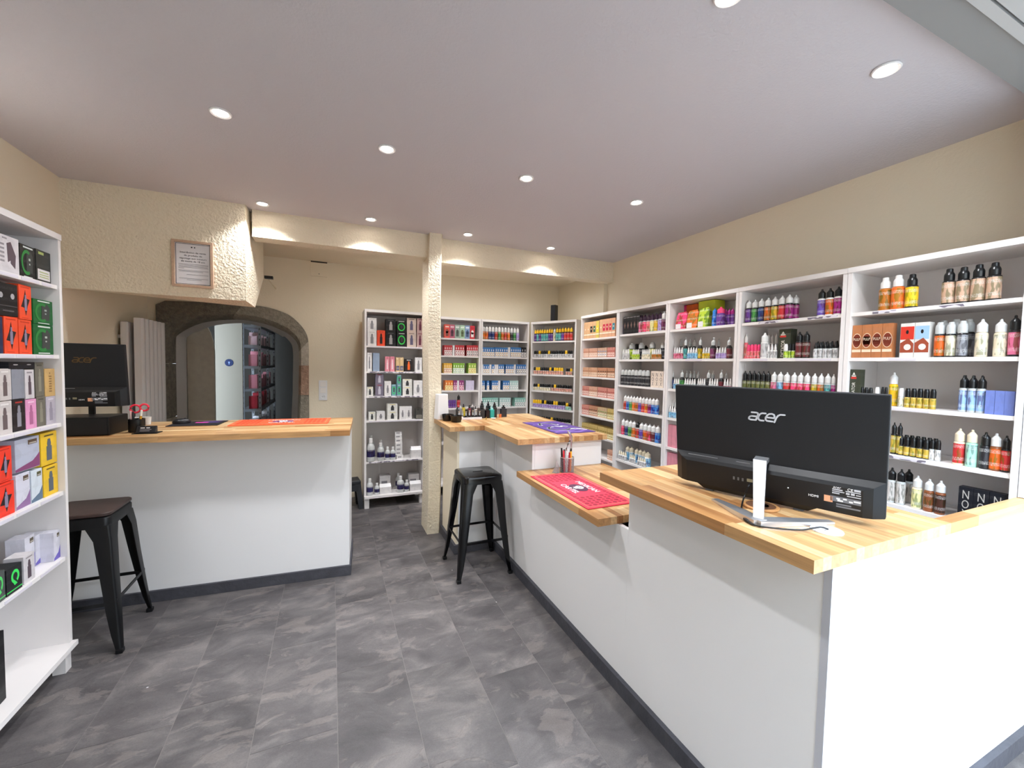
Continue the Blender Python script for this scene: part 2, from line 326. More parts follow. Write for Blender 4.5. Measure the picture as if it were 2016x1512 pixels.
for i in range(15):
    s = MB(); yf = YB - .025 - (i % 2) * .002; rings = []
    for k in range(NS + 1):
        t = min(max(k / NS, .004), .996); o_ = cat(outer, i, t) if i not in (3, 4) else tuple(Vector(outer[i]).lerp(Vector(outer[i + 1]), t)); n_ = cat(inner, i, t)
        m_ = (n_[0] * .72 + o_[0] * .28, n_[1] * .72 + o_[1] * .28)
        rings.append([(o_[0], yf, o_[1]), (m_[0], yf, m_[1]), (m_[0] * .5 + n_[0] * .5, yf + .028, m_[1] * .5 + n_[1] * .5), (n_[0], yf + .09, n_[1]), (n_[0], YB + .2, n_[1]), (o_[0], YB + .2, o_[1])])
    s.loft(rings); s.build('stone', M_st[seq[i]], dr, smooth=40)
ins_ = [cat(inner, i, k / NS) for i in range(15) for k in range(NS)] + [inner[-1]]
outs_ = [tuple(Vector(outer[i]).lerp(Vector(outer[i + 1]), k / NS)) for i in range(15) for k in range(NS)] + [outer[-1]]
inner, outer_w = ins_, outs_
rv = MB(); M_rev = mat('grey_white_reveal_plaster', '#b7b2ad', .8, bump=(40, .2, 3))
inn2 = [(p[0] + (.03 if p[0] < -.93 else -.085) * min(1, abs(p[0] + .93) / .45), p[1] - (.02 if p[1] > 1.9 else 0)) for p in inner]
n = len(inner)
rv.add([(x, YB + .2, z) for x, z in inner] + [(x, YB + .42, z) for x, z in inn2] + [(x, YB + .42, z) for x, z in outer_w],
       [(i, i + 1, n + i + 1, n + i) for i in range(n - 1)] + [(n + i, n + i + 1, 2 * n + i + 1, 2 * n + i) for i in range(n - 1)])
rv.build('reveal', M_rev, dr, smooth=40)
# storeroom shell behind the arch
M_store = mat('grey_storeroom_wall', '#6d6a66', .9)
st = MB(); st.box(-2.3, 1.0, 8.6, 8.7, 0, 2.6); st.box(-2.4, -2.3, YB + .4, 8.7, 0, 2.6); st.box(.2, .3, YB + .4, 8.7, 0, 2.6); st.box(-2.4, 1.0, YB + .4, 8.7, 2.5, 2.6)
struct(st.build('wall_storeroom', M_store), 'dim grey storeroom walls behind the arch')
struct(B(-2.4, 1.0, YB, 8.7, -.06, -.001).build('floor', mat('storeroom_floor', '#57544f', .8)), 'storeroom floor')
# arch-topped door leaf standing open
lf = [(-1.50, 0), (-1.205, 0), (-1.205, 1.70), (-1.215, 1.80), (-1.24, 1.90), (-1.28, 1.98), (-1.40, 1.94), (-1.46, 1.86), (-1.50, 1.80)]
M_leaf = mat('beige_painted_door', '#a89c8b', .6, noise=(20, .06))
ld = struct(empty('door_2', (0, 0, 0)), 'beige arch-topped door leaf standing open')
MB().prism([(-1.455, .01)] + [(x, max(z, .01)) for x, z in lf[1:7]] + [(-1.455, 1.87)], 5.63, 5.67).build('door_panel', M_leaf, ld)
MB().prism([(-1.50, .01), (-1.46, .01), (-1.46, 1.86), (-1.50, 1.80)], 5.62, 5.68).build('door_frame', MATS['grey_white_reveal_plaster'], ld)
dp = struct(empty('door_3', (-1.16, 6.1, 0)), 'plain grey door panel with a round blue sticker')
B(-.14, .145, 0, .04, .01, 2.2).build('door_panel', mat('grey_beige_door', '#8f887b', .6), dp)
sg = MB().lathe([(0, 0), (.045, 0), (.045, .003), (0, .003)], 24).build('sticker', mat('navy_sticker', '#1d2b55', .5), dp); sg.location = (0.005, 0, 1.562); sg.rotation_euler = (math.radians(90), 0, 0); sg['label'] = 'round navy sticker with white keyhole mark'
kh = MB().lathe([(0, 0), (.010, 0), (.010, .004), (0, .004)], 12); kh.box(-.004, .004, -.026, 0, 0, .004); kh = kh.build('print', mat('pale_blue_print', '#8fa6d8', .5), sg); kh.location = (0, .004, .0005)
# ------------------------------------------------------------------ counters
def counter_box(name, label, parts):
    r = empty(name); tag(r, label, 'counter')
    for nm, mb, m in parts: mb.build(nm, m, r, bevel=0)
    return r
HT = 1.09
# right counter, three bays
cA = counter_box('service_counter', 'white panelled sales counter carrying the big black computer, nearest the camera', [
    ('front_panel', B(1.310, 1.330, .7115, 1.567, .001, 1.051), M_white),
    ('end_panel', B(1.312, 2.949, .690, .710, .001, 1.051), M_white),
    ('edge_strip', B(1.3085, 1.3115, .689, .711, .001, 1.051), mat('grey_edge_band', '#b9bac2', .5)),
    ('side_panel', B(1.3305, 1.92, 1.5495, 1.567, .001, 1.051), M_white),
    ('back_panel', B(1.90, 1.918, .712, 1.549, .001, 1.051), M_white),
    ('plinth', B(1.287, 1.3095, .668, 1.60, .001, .075), M_slate),
    ('plinth', B(1.310, 2.949, .668, .6895, .001, .075), M_slate)])
cB = counter_box('service_counter', 'lower white counter section holding the red mat', [
    ('front_panel', B(1.310, 1.330, 1.5674, 2.6146, .001, .819), M_white),
    ('back_panel', B(1.89, 1.91, 1.586, 2.614, .001, .819), M_white),
    ('plinth', B(1.287, 1.3095, 1.601, 2.615, .001, .075), M_slate)])
cC = counter_box('service_counter', 'tall white counter section by the pillar holding the purple mat', [
    ('end_panel', B(1.331, 1.90, 2.615, 2.633, .001, 1.051), M_white),
    ('front_panel', B(1.310, 1.330, 2.615, 3.332, .001, 1.051), M_white),
    ('corner_bead', B(1.300, 1.3099, 3.300, 3.332, .076, 1.051), M_white),
    ('recess_panel', B(.985, 1.31, 3.333, 3.353, .001, 1.051), M_white),
    ('side_panel', B(.966, .985, 3.333, 3.795, .001, 1.051), M_wall),
    ('back_panel', B(1.87, 1.888, 2.634, 3.90, .001, 1.051), M_white),
    ('rail', B(1.890, 1.905, 2.64, 3.4, .95, 1.0), M_white),
    ('plinth', B(1.287, 1.3095, 2.616, 3.3315, .001, .075), M_slate),
    ('plinth', B(.945, 1.287, 3.310, 3.332, .001, .075), M_slate),
    ('plinth', B(.945, .9655, 3.333, 3.795, .001, .075), M_slate)])
# left counter, slightly rotated
ROT_L = math.atan(-.075)
cl = empty('service_counter', (.125, 3.285, 0), ROT_L); tag(cl, 'long white counter under the hanging wall on the left', 'counter')
B(-1.70, 0, 0.0, .02, .001, 1.083).build('front_panel', M_white, cl)
B(-.004, .0, .0205, .48, .001, 1.083).build('end_panel', M_white, cl)
B(-1.70, -.005, .46, .48, .001, 1.083).build('back_panel', M_white, cl)
B(-1.70, .012, -.018, -.0005, .001, .075).build('plinth', M_slate, cl)
B(.0005, .012, -.0004, .48, .001, .075).build('plinth', M_slate, cl)

STAVE = UNIT.mesh('stave', None)
STV = {}
for k, m in (('x', M_oak_x), ('y', M_oak_y)):
    me = STAVE.copy(); me.materials.append(m); STV[k] = me
def worktop(label, spans, axis, z1, th=.038, rot=0, org=(0, 0), wd=.04):
    """spans: list of (across0, across1, along0, along1); axis is the stave direction"""
    r = empty('worktop', (org[0], org[1], 0), rot); tag(r, label, 'worktop')
    for a0, a1, l0, l1 in spans:
        n = max(1, round((a1 - a0) / wd)); w_ = (a1 - a0) / n
        for i in range(n):
            p = l0; first = True
            while p < l1 - 1e-4:
                q = p + random.uniform(.22, .62) * (random.uniform(.3, 1) if first else 1); first = False
                if l1 - q < .12: q = l1
                o = link('stave', STV[axis], r); c = a0 + (i + .5) * w_; m_ = (p + q) / 2
                o.location = (c, m_, z1 - th / 2) if axis == 'y' else (m_, c, z1 - th / 2)
                o.scale = (w_ - .0003, q - p - .0003, th) if axis == 'y' else (q - p - .0003, w_ - .0003, th)
                p = q
    return r
worktop('oak butcher-block worktop under the big black computer', [(1.190, 1.94, .672, 1.643)], 'y', HT)
worktop('narrow oak capping strip running right along the counter end', [(.672, .7177, 1.9405, 2.949)], 'x', HT, wd=.06)
worktop('low oak worktop under the red mat', [(1.190, 1.378, 1.646, 2.6145), (1.378, 1.918, 1.5675, 2.6145)], 'y', .858)
wc = worktop('oak L-shaped worktop by the pillar under the purple mat', [(1.172, 1.912, 2.562, 3.238), (.876, 1.172, 3.24, 3.792), (1.172, 1.912, 3.238, 3.95), (.95, 1.172, 3.792, 3.95)], 'y', HT)
worktop('long oak worktop on the left counter with the orange mat', [(0, .72, -1.70, 0.0)], 'x', 1.122, rot=ROT_L, org=(.120, 3.095))

# ------------------------------------------------------------------ bookcases
d_ = Vector((2.69 - 2.375, 4.265 - 4.88)).normalized()
UN = {'L': ((-1.22, 0.80), math.radians(90)), 'BL': ((.327, 4.70), 0), 'BM1': ((1.045, 4.88), 0), 'BM2': ((1.705, 4.88), 0), 'CU': ((2.375, 4.88), math.atan2(d_.y, d_.x))}
for i, y in enumerate((4.04, 3.375, 2.71, 2.045, 1.38)): UN['R%d' % (i + 1)] = ((2.605, y), math.radians(-90))
ZS = {'L': [1.947, 1.607, 1.27, .926, .59, .14], 'BL': [1.78, 1.503, 1.233, .965, .515, .14], 'BM1': [1.91, 1.70, 1.487, 1.277, 1.062, .85, .64, .14], 'R1': [1.909, 1.70, 1.487, 1.273, 1.058, .85, .64, .43, .14]}
ZS['BM2'] = ZS['BM1']; ZS['CU'] = [1.91, 1.70, 1.487, 1.277, 1.055, .85, .64, .14]
for i in range(2, 6): ZS['R%d' % i] = [1.92, 1.675, 1.425, 1.18, .93, .685, .44, .14]
UNAME = {'L': 'near left bookcase', 'BL': 'bookcase left of pillar', 'BM1': 'bookcase right of pillar', 'BM2': 'blue-box bookcase before the corner', 'CU': 'angled corner bookcase',
         'R1': 'kraft-box bookcase, right wall', 'R2': 'second right-wall bookcase', 'R3': 'third right-wall bookcase', 'R4': 'fourth right-wall bookcase', 'R5': 'nearest right-wall bookcase'}
BOUND = {}
M_strip = tint('price_strip_print', .5, .3, (3, .5, 1.0, .85, (.10, .08, .12, 1)))
def bookcase(key, u0, u1, top, depth, label, legs=True, strips=()):
    (ox, oy), rz = UN[key]; r = empty('bookcase', (ox, oy, 0), rz); tag(r, label, 'bookcase')
    t = .022; BOUND[key] = (u0 + t + .001, u1 - t - .001, top - .0285)
    B(u0 + .0005, u1 - .0005, 0, depth, top - .028, top).build('top_panel', M_shelf, r)
    B(u0 + .001, u0 + t, .004, depth, .1405, top - .0285).build('side_panel', M_shelf, r)
    B(u1 - t, u1 - .001, .004, depth, .1405, top - .0285).build('side_panel', M_shelf, r)
    B(u0 + t + .0005, u1 - t - .0005, depth - .006, depth, .14, top - .0285).build('back_panel', M_shelf, r)
    for i, z in enumerate(ZS[key]):
        if z == .14:
            B(u0 + .0005, u1 - .0005, -.018, depth - .007, z - .024, z).build('bottom_board', M_shelf, r); continue
        sb = B(u0 + t + .0008, u1 - t - .0008, .012, depth - .0065, z - .019, z).build('shelf_board', M_shelf, r)
        for (si, a, b) in strips:
            if si == i: B(a, b, .0105, .0119, z - .016, z - .003).build('price_strip', M_strip, sb, color='#dcd6de')
    for a in ((u0 + .004, u0 + .054), (u1 - .054, u1 - .004)):
        for b in ((.01, .06), (depth - .06, depth - .01)): B(a[0], a[1], b[0], b[1], .0005, .1155 if True else .1).build('leg', M_shelf, r)
    return r
bookcase('L', 1.15, 2.0, 2.198, .29, 'white bookcase of boxed devices at the left edge of the picture', strips=[(0, 1.57, 1.70), (0, 1.72, 1.84), (0, 1.86, 1.93), (1, 1.52, 1.66), (1, 1.67, 1.79), (1, 1.80, 1.93), (2, 1.5, 1.63), (2, 1.64, 1.8), (2, 1.81, 1.94), (3, 1.52, 1.62), (3, 1.64, 1.78), (3, 1.80, 1.94), (4, 1.55, 1.72), (4, 1.78, 1.93)])
bookcase('BL', 0, .655, 2.167, .36, 'white bookcase against the back wall, left of the pillar', strips=[(i, .05, .60) for i in range(5)])
bookcase('BM1', 0, .657, 2.16, .29, 'white bookcase behind the tall counter, just right of the pillar')
bookcase('BM2', 0, .66, 2.16, .29, 'white bookcase of blue boxes meeting the angled corner unit')
bookcase('CU', 0.012, .69, 2.16, .29, 'white corner bookcase set at an angle, full of yellow-capped bottles')
bookcase('R1', 0, .664, 2.167, .30, 'white bookcase of kraft boxes at the far end of the right wall')
bookcase('R2', 0, .664, 2.167, .30, 'second white bookcase from the far end of the right wall')
bookcase('R3', 0, .664, 2.167, .30, 'middle white bookcase of the right wall, with neon pouches on top shelf', strips=[(1, .20, .36)])
bookcase('R4', 0, .664, 2.167, .30, 'fourth white bookcase on the right wall, behind the computer', strips=[(0, .15, .28), (0, .46, .62), (1, .12, .22), (1, .40, .60)])
bookcase('R5', 0, .664, 2.167, .30, 'nearest white bookcase on the right wall, with tan-labelled bottles on top', strips=[(0, .12, .22), (0, .38, .48), (1, .20, .31), (2, .20, .37), (3, .20, .37)])

# ------------------------------------------------------------------ bar stools
def stool(loc, rz, label, mseat, m, slot):
    r = empty('bar_stool', loc, rz); tag(r, label, 'stool')
    H = .76; T = .152; F = .216
    def rr(h, rad, z, n=4):
        out = []
        for cx, cy, a0 in ((h - rad, h - rad, 0), (-h + rad, h - rad, 90), (-h + rad, -h + rad, 180), (h - rad, -h + rad, 270)):
            for k in range(n + 1):
                a = math.radians(a0 + 90 * k / n); out.append((cx + rad * math.cos(a), cy + rad * math.sin(a), z))
        return out
    z1 = H - (.02 if mseat is not m else 0)
    s = MB(); s.loft([rr(T + .002, .035, z1 - .062), rr(T + .002, .035, z1 - .012), rr(T - .004, .032, z1 - .003), rr(T - .012, .03, z1)])
    s.build('seat', m, r, smooth=40)
    if mseat is not m:
        s = MB(); s.loft([rr(T - .002, .035, z1 + .0004), rr(T + .002, .035, z1 + .004), rr(T + .002, .035, H - .004), rr(T - .003, .032, H)])
        s.build('seat_top', mseat, r, smooth=30)['label'] = 'dark brown wooden seat'
    if slot:
        s = MB(); s.prism([(-.032 + .009 * math.cos(a), .009 * math.sin(a)) for a in [math.radians(t) for t in range(90, 271, 30)]] + [(.032 + .009 * math.cos(a), .009 * math.sin(a)) for a in [math.radians(t) for t in range(-90, 91, 30)]], z1 + .0002, z1 + .0012, 'z')
        s.build('handle_slot', mat('slot_shadow_black', '#020203', .9), r)
    zt = z1 - .05
    lv = [(zt, T + .001, .105), (zt - .08, T + .012, .075), (.42, .178, .062), (.22, .196, .05), (.10, .207, .038), (.02, F, .026)]
    for sx in (-1, 1):
        for sy in (-1, 1):
            g = MB(); rings = []
            for z, c, wd in lv:
                t = .004; k = .012
                pts = [(0, k), (k * .3, k * .3), (k, 0), (wd, 0), (wd, t), (k + t, t), (t, k + t), (t, wd), (0, wd)]
                rings.append([(sx * (c - px), sy * (c - py), z) for px, py in pts])
            g.loft(rings); g.build('leg', m, r, smooth=50)
            B(sx * (F - .012) - .016, sx * (F - .012) + .016, sy * (F - .012) - .016, sy * (F - .012) + .016, .0003, .024).build('foot_cap', M_black, r, bevel=.004)
    zb = .27; c = .186
    for sy in (-1, 1):
        g = MB(); g.bar((-c, sy * c, zb), (c, sy * c, zb), .006, .018); g.build('stretcher', m, r)
        g = MB(); g.bar((sy * c, -c, zb + .012), (sy * c, c, zb + .012), .006, .018); g.build('stretcher', m, r)
    for q in (-1, 1):
        g = MB(); g.bar((-.12, -.12 * q, z1 - .09), (.12, .12 * q, z1 - .09), .004, .022); g.build('brace', m, r)
    return r
M_seatw = mat('dark_brown_seat_wood', '#3a2a26', .45, noise=(25, .18))
stool((1.057, 3.060, 0), 0, 'glossy all-black metal bar stool at the right-hand counter', M_blackm, M_blackm, True)
stool((-1.256, 3.045, 0), 0, 'dark metal bar stool with brown wooden seat beside the left bookcase', M_seatw, M_blackd, False)

# ------------------------------------------------------------------ downlights
M_lamp = mat('lit_lamp_lens', '#ffffff', .5, emit=('#fff4ea', 45.0)); M_ring = mat('white_lamp_trim', '#e4e2e2', .3)
for i, (x, y, lab) in enumerate([(-.485, 2.445, 'recessed ceiling downlight, leftmost of the middle row in view'), (.285, 2.443, 'recessed ceiling downlight, second of the middle row'), (1.134, 2.43, 'recessed ceiling downlight, third of the middle row'), (2.009, 2.43, 'recessed ceiling downlight, rightmost of the middle row'),
                                 (-.474, 3.69, 'recessed ceiling downlight in the corner by the hanging wall'), (.302, 3.675, 'recessed ceiling downlight left of the pillar before the beam'), (1.145, 3.69, 'recessed ceiling downlight just right of the pillar'), (2.027, 3.73, 'recessed ceiling downlight before the right end of the beam'),
                                 (1.991, .960, 'large-looking recessed downlight near the grey lintel, top right'), (1.155, .985, 'recessed downlight cut by the top edge of the picture'), (.29, .99, 'added unseen ceiling downlight above the camera, right'), (-1.34, 2.445, 'added unseen ceiling downlight above the left bookcase, out of the picture'), (.42, 4.38, 'added fill downlight hidden behind the beam left of the pillar'), (1.45, 4.45, 'added fill downlight hidden behind the beam above the red boxes'), (2.25, 4.42, 'added fill downlight hidden behind the beam before the corner bookcase')]):  # last five are unseen and added to brighten the walls
    r = empty('downlight', (x, y, ZC if y < 4 else ZC2)); tag(r, lab, 'light', 'recessed ceiling downlights')
    MB().lathe([(.030, -.001), (.046, -.001), (.047, -.006), (.043, -.009), (.033, -.006), (.030, -.001)], 28).build('trim_ring', M_ring, r, smooth=40)
    MB().lathe([(0, -.0045), (.0325, -.0045), (.0325, -.001), (0, -.001)], 24).build('lens', M_lamp, r)
    ld_ = bpy.data.lights.new('downlight_bulb', 'SPOT'); ld_.energy = LAMP_POWER * (1 if y < 4 else .28); ld_.color = (.945, .97, 1.0); ld_.spot_size = math.radians(120 if y < 4 else 165); ld_.spot_blend = .6; ld_.shadow_soft_size = .03
    lo = bpy.data.objects.new('bulb', ld_); COL.objects.link(lo); lo.parent = r; lo.location = (0, 0, -.012)
# ------------------------------------------------------------------ computers
def acer_logo(sc_=1.0):
    g = MB(); k = .2; sh = lambda pts: [((x + .18 * y) * sc_, y * sc_) for x, y in pts]
    y0, y1 = -.0012, 0
    wd = .17 * sc_
    a = [(.22, .93), (.72, .93), (.86, .86), (.90, .72), (.80, .08), (.25, .08), (.08, .16), (.06, .30), (.14, .44), (.30, .50), (.84, .50)]
    c = [(1.62, .92), (1.28, .92), (1.08, .80), (.98, .55), (.98, .38), (1.06, .18), (1.22, .08), (1.56, .08)]
    e = [(1.76, .50), (2.50, .48), (2.52, .68), (2.42, .86), (2.22, .93), (1.98, .90), (1.80, .74), (1.70, .46), (1.74, .22), (1.90, .10), (2.44, .08)]
    r_ = [(2.62, .02), (2.70, .50), (2.82, .78), (3.02, .92), (3.42, .92)]
    for p in (a, c, e, r_): g.stroke(sh(p), wd, y0, y1)
    return g
def computer(loc, rz, label, wdt, cx, logo_mat, hgt=.42, tilt=8, shift=0.0):
    r = empty('computer', loc, rz); tag(r, label, 'computer')
    h = empty('housing'); COL.objects.unlink(h)
    M_pc = mat('black_textured_housing', '#0a0d13', .6, bump=(900, .15, 1))
    M_pc2 = mat('black_smooth_housing', '#0b0c10', .42)
    T = Matrix.Rotation(math.radians(tilt), 4, 'X')
    def put(nm, mb, m, parent=r, smooth=0, bevel=0):
        me = mb.mesh(nm, m, smooth, bevel)
        if parent is r: me.transform(T)
        else: me.transform(T)
        return link(nm, me, parent)
    x0, x1 = cx - wdt / 2, cx + wdt / 2; z0, z1 = .030, .030 + hgt
    body = MB().box(x0, x1, .0, .022, z0, z1); put('back_cover', body, M_pc, bevel=.004)
    scr = MB().box(x0 + .004, x1 - .004, .0225, .030, z0, z1 - .002); sp = put('screen', scr, M_black)
    # lower bulge with chamfered ends
    lw = MB(); zb = z0 + .125
    rings = []
    for y, ins, zt in ((-.002, .002, zb), (-.022, .03, zb - .018), (-.030, .055, zb - .030)):
        rings.append([(x0 + ins, y, z0 + .002), (x1 - ins, y, z0 + .002), (x1 - ins, y, zt), (x0 + ins, y, zt)])
    lw.loft(rings); lower = put('lower_cover', lw, M_pc2)
    ch = MB(); ch.loft([[(cx - .25, -.026, z0 + .0015), (cx + .17, -.026, z0 + .0015), (cx + .17, .02, z0 + .0015), (cx - .25, .02, z0 + .0015)], [(cx - .225, -.018, .010), (cx + .14, -.018, .010), (cx + .14, .018, .010), (cx - .225, .018, .010)]])
    put('chin', ch, M_black)
    for fx in (cx - .235 + .03, cx + .11):
        g = MB().box(fx - .015, fx + .015, -.016, .012, .0, .0096); link('rubber_foot', g.mesh('rubber_foot', mat('grey_rubber', '#4c5058', .6)), r)
    lg = acer_logo(.034); me = lg.mesh('logo', logo_mat); me.transform(Matrix.Translation((cx - .060, -.0004, z0 + hgt * .70))); me.transform(T); lo = link('logo', me, r); lo['label'] = 'acer lettering'
    # vents, ports and printed plate on the lower cover
    for a, b, z in ((cx - .29, cx - .17, zb - .004), (cx - .10, cx - .05, zb - .004)):
        put('vent', MB().box(a, b, -.0125, -.0105, z - .006, z - .003), M_grey, lower)
    for k in range(3): put('port', MB().box(cx - .105 + k * .016, cx - .099 + k * .016, -.0312, -.0300, z0 + .048, z0 + .060), mat('port_edge', '#6a6a6c', .5), lower)
    put('network_port', MB().box(cx - .055, cx - .035, -.0312, -.0300, z0 + .050, z0 + .062), mat('port_gold', '#8b8268', .5), lower)
    put('screw', MB().box(cx + .080, cx + .084, -.0312, -.0300, z0 + .055, z0 + .059), M_wht, lower)
    def pr(txt, x, z, size, m=M_wht, shear=0):
        me = text_mesh(txt, m, size, shear, .0006).copy(); me.transform(Matrix.Translation((x, -.0305, z))); me.transform(T); return link('print', me, lower)
    cx_keep = cx; cx = cx + shift
    pr('HDMI', cx + .158, z0 + .046, .012)
    g = MB().box(cx + .188, cx + .212, -.0306, -.0300, z0 + .036, z0 + .058); put('sticker', g, mat('orange_sticker', '#e0a27c', .5), lower)
    pr('acer', cx + .222, z0 + .092, .012, M_wht, .3); pr('CE', cx + .258, z0 + .090, .013)
    for k, (a, b, z, hh) in enumerate(((.21, .238, .082, .004), (.21, .243, .076, .003), (.246, .285, .082, .003), (.268, .285, .088, .007), (.247, .257, .073, .006), (.260, .270, .073, .007), (.273, .286, .074, .003), (.21, .230, .069, .004), (.250, .286, .066, .003))):
        put('print', MB().box(cx + a, cx + b, -.0306, -.0300, z0 + z, z0 + z + hh), mat('pale_print', '#b9bac0', .6), lower)
    put('print', MB().box(cx + .205, cx + .287, -.0306, -.0300, z0 + .042, z0 + .060), mat('grey_plate_print', '#6f7177', .5), lower)
    for a, b, z in ((.222, .232, .050), (.240, .25, .052), (.256, .266, .046), (.268, .286, .050), (.225, .24, .044)): put('print', MB().box(cx + a, cx + b, -.0309, -.0305, z0 + z, z0 + z + .005), M_wht, lower)
    for a, b, z in ((.222, .262, .031), (.222, .286, .023)): put('print', MB().box(cx + a, cx + b, -.0306, -.0300, z0 + z, z0 + z + .005), MATS['grey_plate_print'], lower)
    bpy.data.objects.remove(h)
    return r
A0 = Vector((1.445, 1.309, 1.0905)); RZ = math.radians(-70.2)
pc = computer(A0, RZ, 'big black all-in-one computer seen from behind on the nearest counter', .692, .272, mat('silver_logo', '#cfd0d6', .35), .412)
inv = Matrix.Rotation(-RZ, 4, 'Z')
def loc_(p): return inv @ (Vector(p) - A0)
ap = loc_((1.285, .900, 1.0905)); l1 = loc_((1.365, 1.137, 1.0905)); l2 = loc_((1.540, .823, 1.0905))
hinge = Vector((.262, -.052, .165))
g = MB()
dv = (hinge - (ap + Vector((0, 0, .012)))).normalized(); sd = Vector((1, 0, 0)); nn = dv.cross(sd).normalized()
def ring(p, wv, tv): return [tuple(p + sd * a * wv / 2 + nn * b * tv / 2) for a, b in ((-1, -1), (1, -1), (1, 1), (-1, 1))]
g.loft([ring(ap + Vector((0, 0, .006)), .030, .014), ring(ap + dv * .1, .034, .012), ring(hinge, .046, .012)])
sb = g.build('stand_arm', M_alu, pc); sb['label'] = 'silver leaning support arm'
g = MB(); g.bar(hinge - Vector((0, 0, .004)), hinge + Vector((0, .03, .006)), .046, .014); g.build('hinge', M_alu, pc)
for q in (l1, l2):
    g = MB(); dd = (q - ap).normalized(); sdv = Vector((-dd.y, dd.x, 0))
    g.loft([[tuple(p + sdv * a * wv / 2 + Vector((0, 0, zz))) for a, zz in ((-1, .0003), (1, .0003), (1, hh), (-1, hh))] for p, wv, hh in ((ap - dd * .008, .044, .020), (ap + dd * .1, .046, .016), (q, .026, .007))])
    g.build('stand_leg', M_alu, pc)
# power cable and cable grommet
def smooth_pts(pts, n=6):
    out = []
    P_ = [Vector(p) for p in pts]
    for i in range(len(P_) - 1):
        a = P_[max(i - 1, 0)]; b = P_[i]; c = P_[i + 1]; d = P_[min(i + 2, len(P_) - 1)]
        for k in range(n):
            t = k / n
            out.append(0.5 * ((2 * b) + (c - a) * t + (2 * a - 5 * b + 4 * c - d) * t * t + (3 * b - a - 3 * c + d) * t ** 3))
    return out + [P_[-1]]
hz = Matrix.Translation(A0) @ Matrix.Rotation(RZ, 4, 'Z') @ Matrix.Rotation(math.radians(8), 4, 'X')
plug = hz @ Vector((.235, -.034, .075))
cab = smooth_pts([plug, plug + Vector((-.03, -.01, .0)), Vector((1.44, 1.07, 1.115)), Vector((1.375, 1.03, 1.097)), Vector((1.330, .99, 1.0955)), Vector((1.275, .935, 1.0955)), Vector((1.262, .895, 1.0955)), Vector((1.29, .860, 1.0955)), Vector((1.36, .815, 1.0955)), Vector((1.405, .800, 1.101)), Vector((1.43, .792, 1.103)), Vector((1.447, .782, 1.098))])
cr_ = empty('power_cable', cab[-1]); tag(cr_, 'thin black power cable running from the computer to the round white grommet', 'cable')
def sub(p): return [q - cab[-1] for q in p]
MB().tube(sub(cab), .0028, 8).build('cord', M_black, cr_, smooth=60)
i0 = 26
MB().tube(sub(cab[i0:i0 + 7]), [.003, .006, .0075, .0078, .0075, .006, .003], 10).build('ferrite_bead', M_black, cr_, smooth=60)
gr = empty('cable_grommet', (1.452, .788, 1.0903)); tag(gr, 'round white plastic cable grommet set in the worktop near its corner', 'grommet')
MB().lathe([(.034, 0), (.044, 0), (.044, .0025), (.041, .005), (.036, .005), (.034, .0035), (.034, 0)], 36).build('rim', M_white, gr, smooth=40)
MB().lathe([(0, 0), (.0338, 0), (.0338, .0028), (0, .0028)], 32).build('lid', M_white, gr)
MB().box(-.012, .012, -.001, .001, .0028, .0034).build('slot', M_inkg, gr)
co = empty('coaster', (1.462, 1.018, 1.0903)); tag(co, 'round oak coaster with engraved swirl behind the silver stand', 'coaster')
M_co = mat('honey_oak_coaster', '#b98450', .45, noise=(40, .12))
MB().lathe([(0, 0), (.058, 0), (.060, .002), (.060, .006), (.058, .008), (0, .008)], 40).build('disc', M_co, co, smooth=40)
MB().lathe([(.046, .0075), (.049, .0075), (.049, .0084), (.046, .0084)], 40).build('engraved_ring', mat('burnt_wood_engraving', '#5d3a22', .7), co)
e_ = MB().lathe([(.016, .0075), (.027, .0075), (.027, .0084), (.016, .0084)], 28); e_.box(-.004, .018, -.004, .004, .0075, .0085); e_.build('engraving', MATS['burnt_wood_engraving'], co)

# left counter items (rotated counter frame)
def LC(x, y, z=1.0953): return (x, y, z)
pc2 = computer((-1.49, 3.52, 1.255), ROT_L, 'black all-in-one computer with gold lettering on the left counter', .42, .06, mat('gold_logo', '#5c4424', .4), .40, tilt=5, shift=-.17)
for ch_ in list(pc2.children):
    if ch_.name.startswith(('rubber_foot', 'chin')): bpy.data.objects.remove(ch_)
g = MB(); g.box(-.03, .15, .035, .16, -.1325, -.125); g.build('stand_base', M_black, pc2); g = MB(); g.box(.045, .075, .034, .05, -.125, .09); g.build('stand_neck', M_black, pc2)
bx = empty('cash_drawer', (-1.40, 3.42, 1.1225), ROT_L); tag(bx, 'black box-shaped receipt drawer below the left computer', 'drawer')
MB().box(-.20, .165, -.115, .10, 0, .112).build('body', M_black, bx, bevel=.006); MB().box(-.19, .155, -.1175, -.1155, .008, .10).build('drawer_front', mat('black_drawer_front', '#15161a', .5), bx)
g = empty('pen_cup', (-1.150, 3.405, 1.1225)); tag(g, 'black pen cup with scissors on the left counter', 'pen cup')
MB().lathe([(0, 0), (.040, 0), (.042, .004), (.042, .085), (.039, .085), (.038, .006), (0, .006)], 20).build('cup', M_black, g, smooth=40)
t = empty('scissors', (-1.1495, 3.405, 1.130)); tag(t, 'red-handled scissors standing in the black pen cup', 'scissors')
s = MB(); s.bar((0, 0, 0), (.018, 0, .11), .010, .003); s.build('blade', M_steel, t)
for cx_, cz_, rx in ((.040, .150, .022), (-.006, .142, .026)):
    s = MB(); s.tube([(cx_ + rx * math.cos(a), .0, cz_ + rx * .95 * math.sin(a)) for a in [2 * math.pi * k / 16 for k in range(17)]], .006, 8); s.build('handle', mat('red_plastic', '#d22740', .35), t, smooth=60)
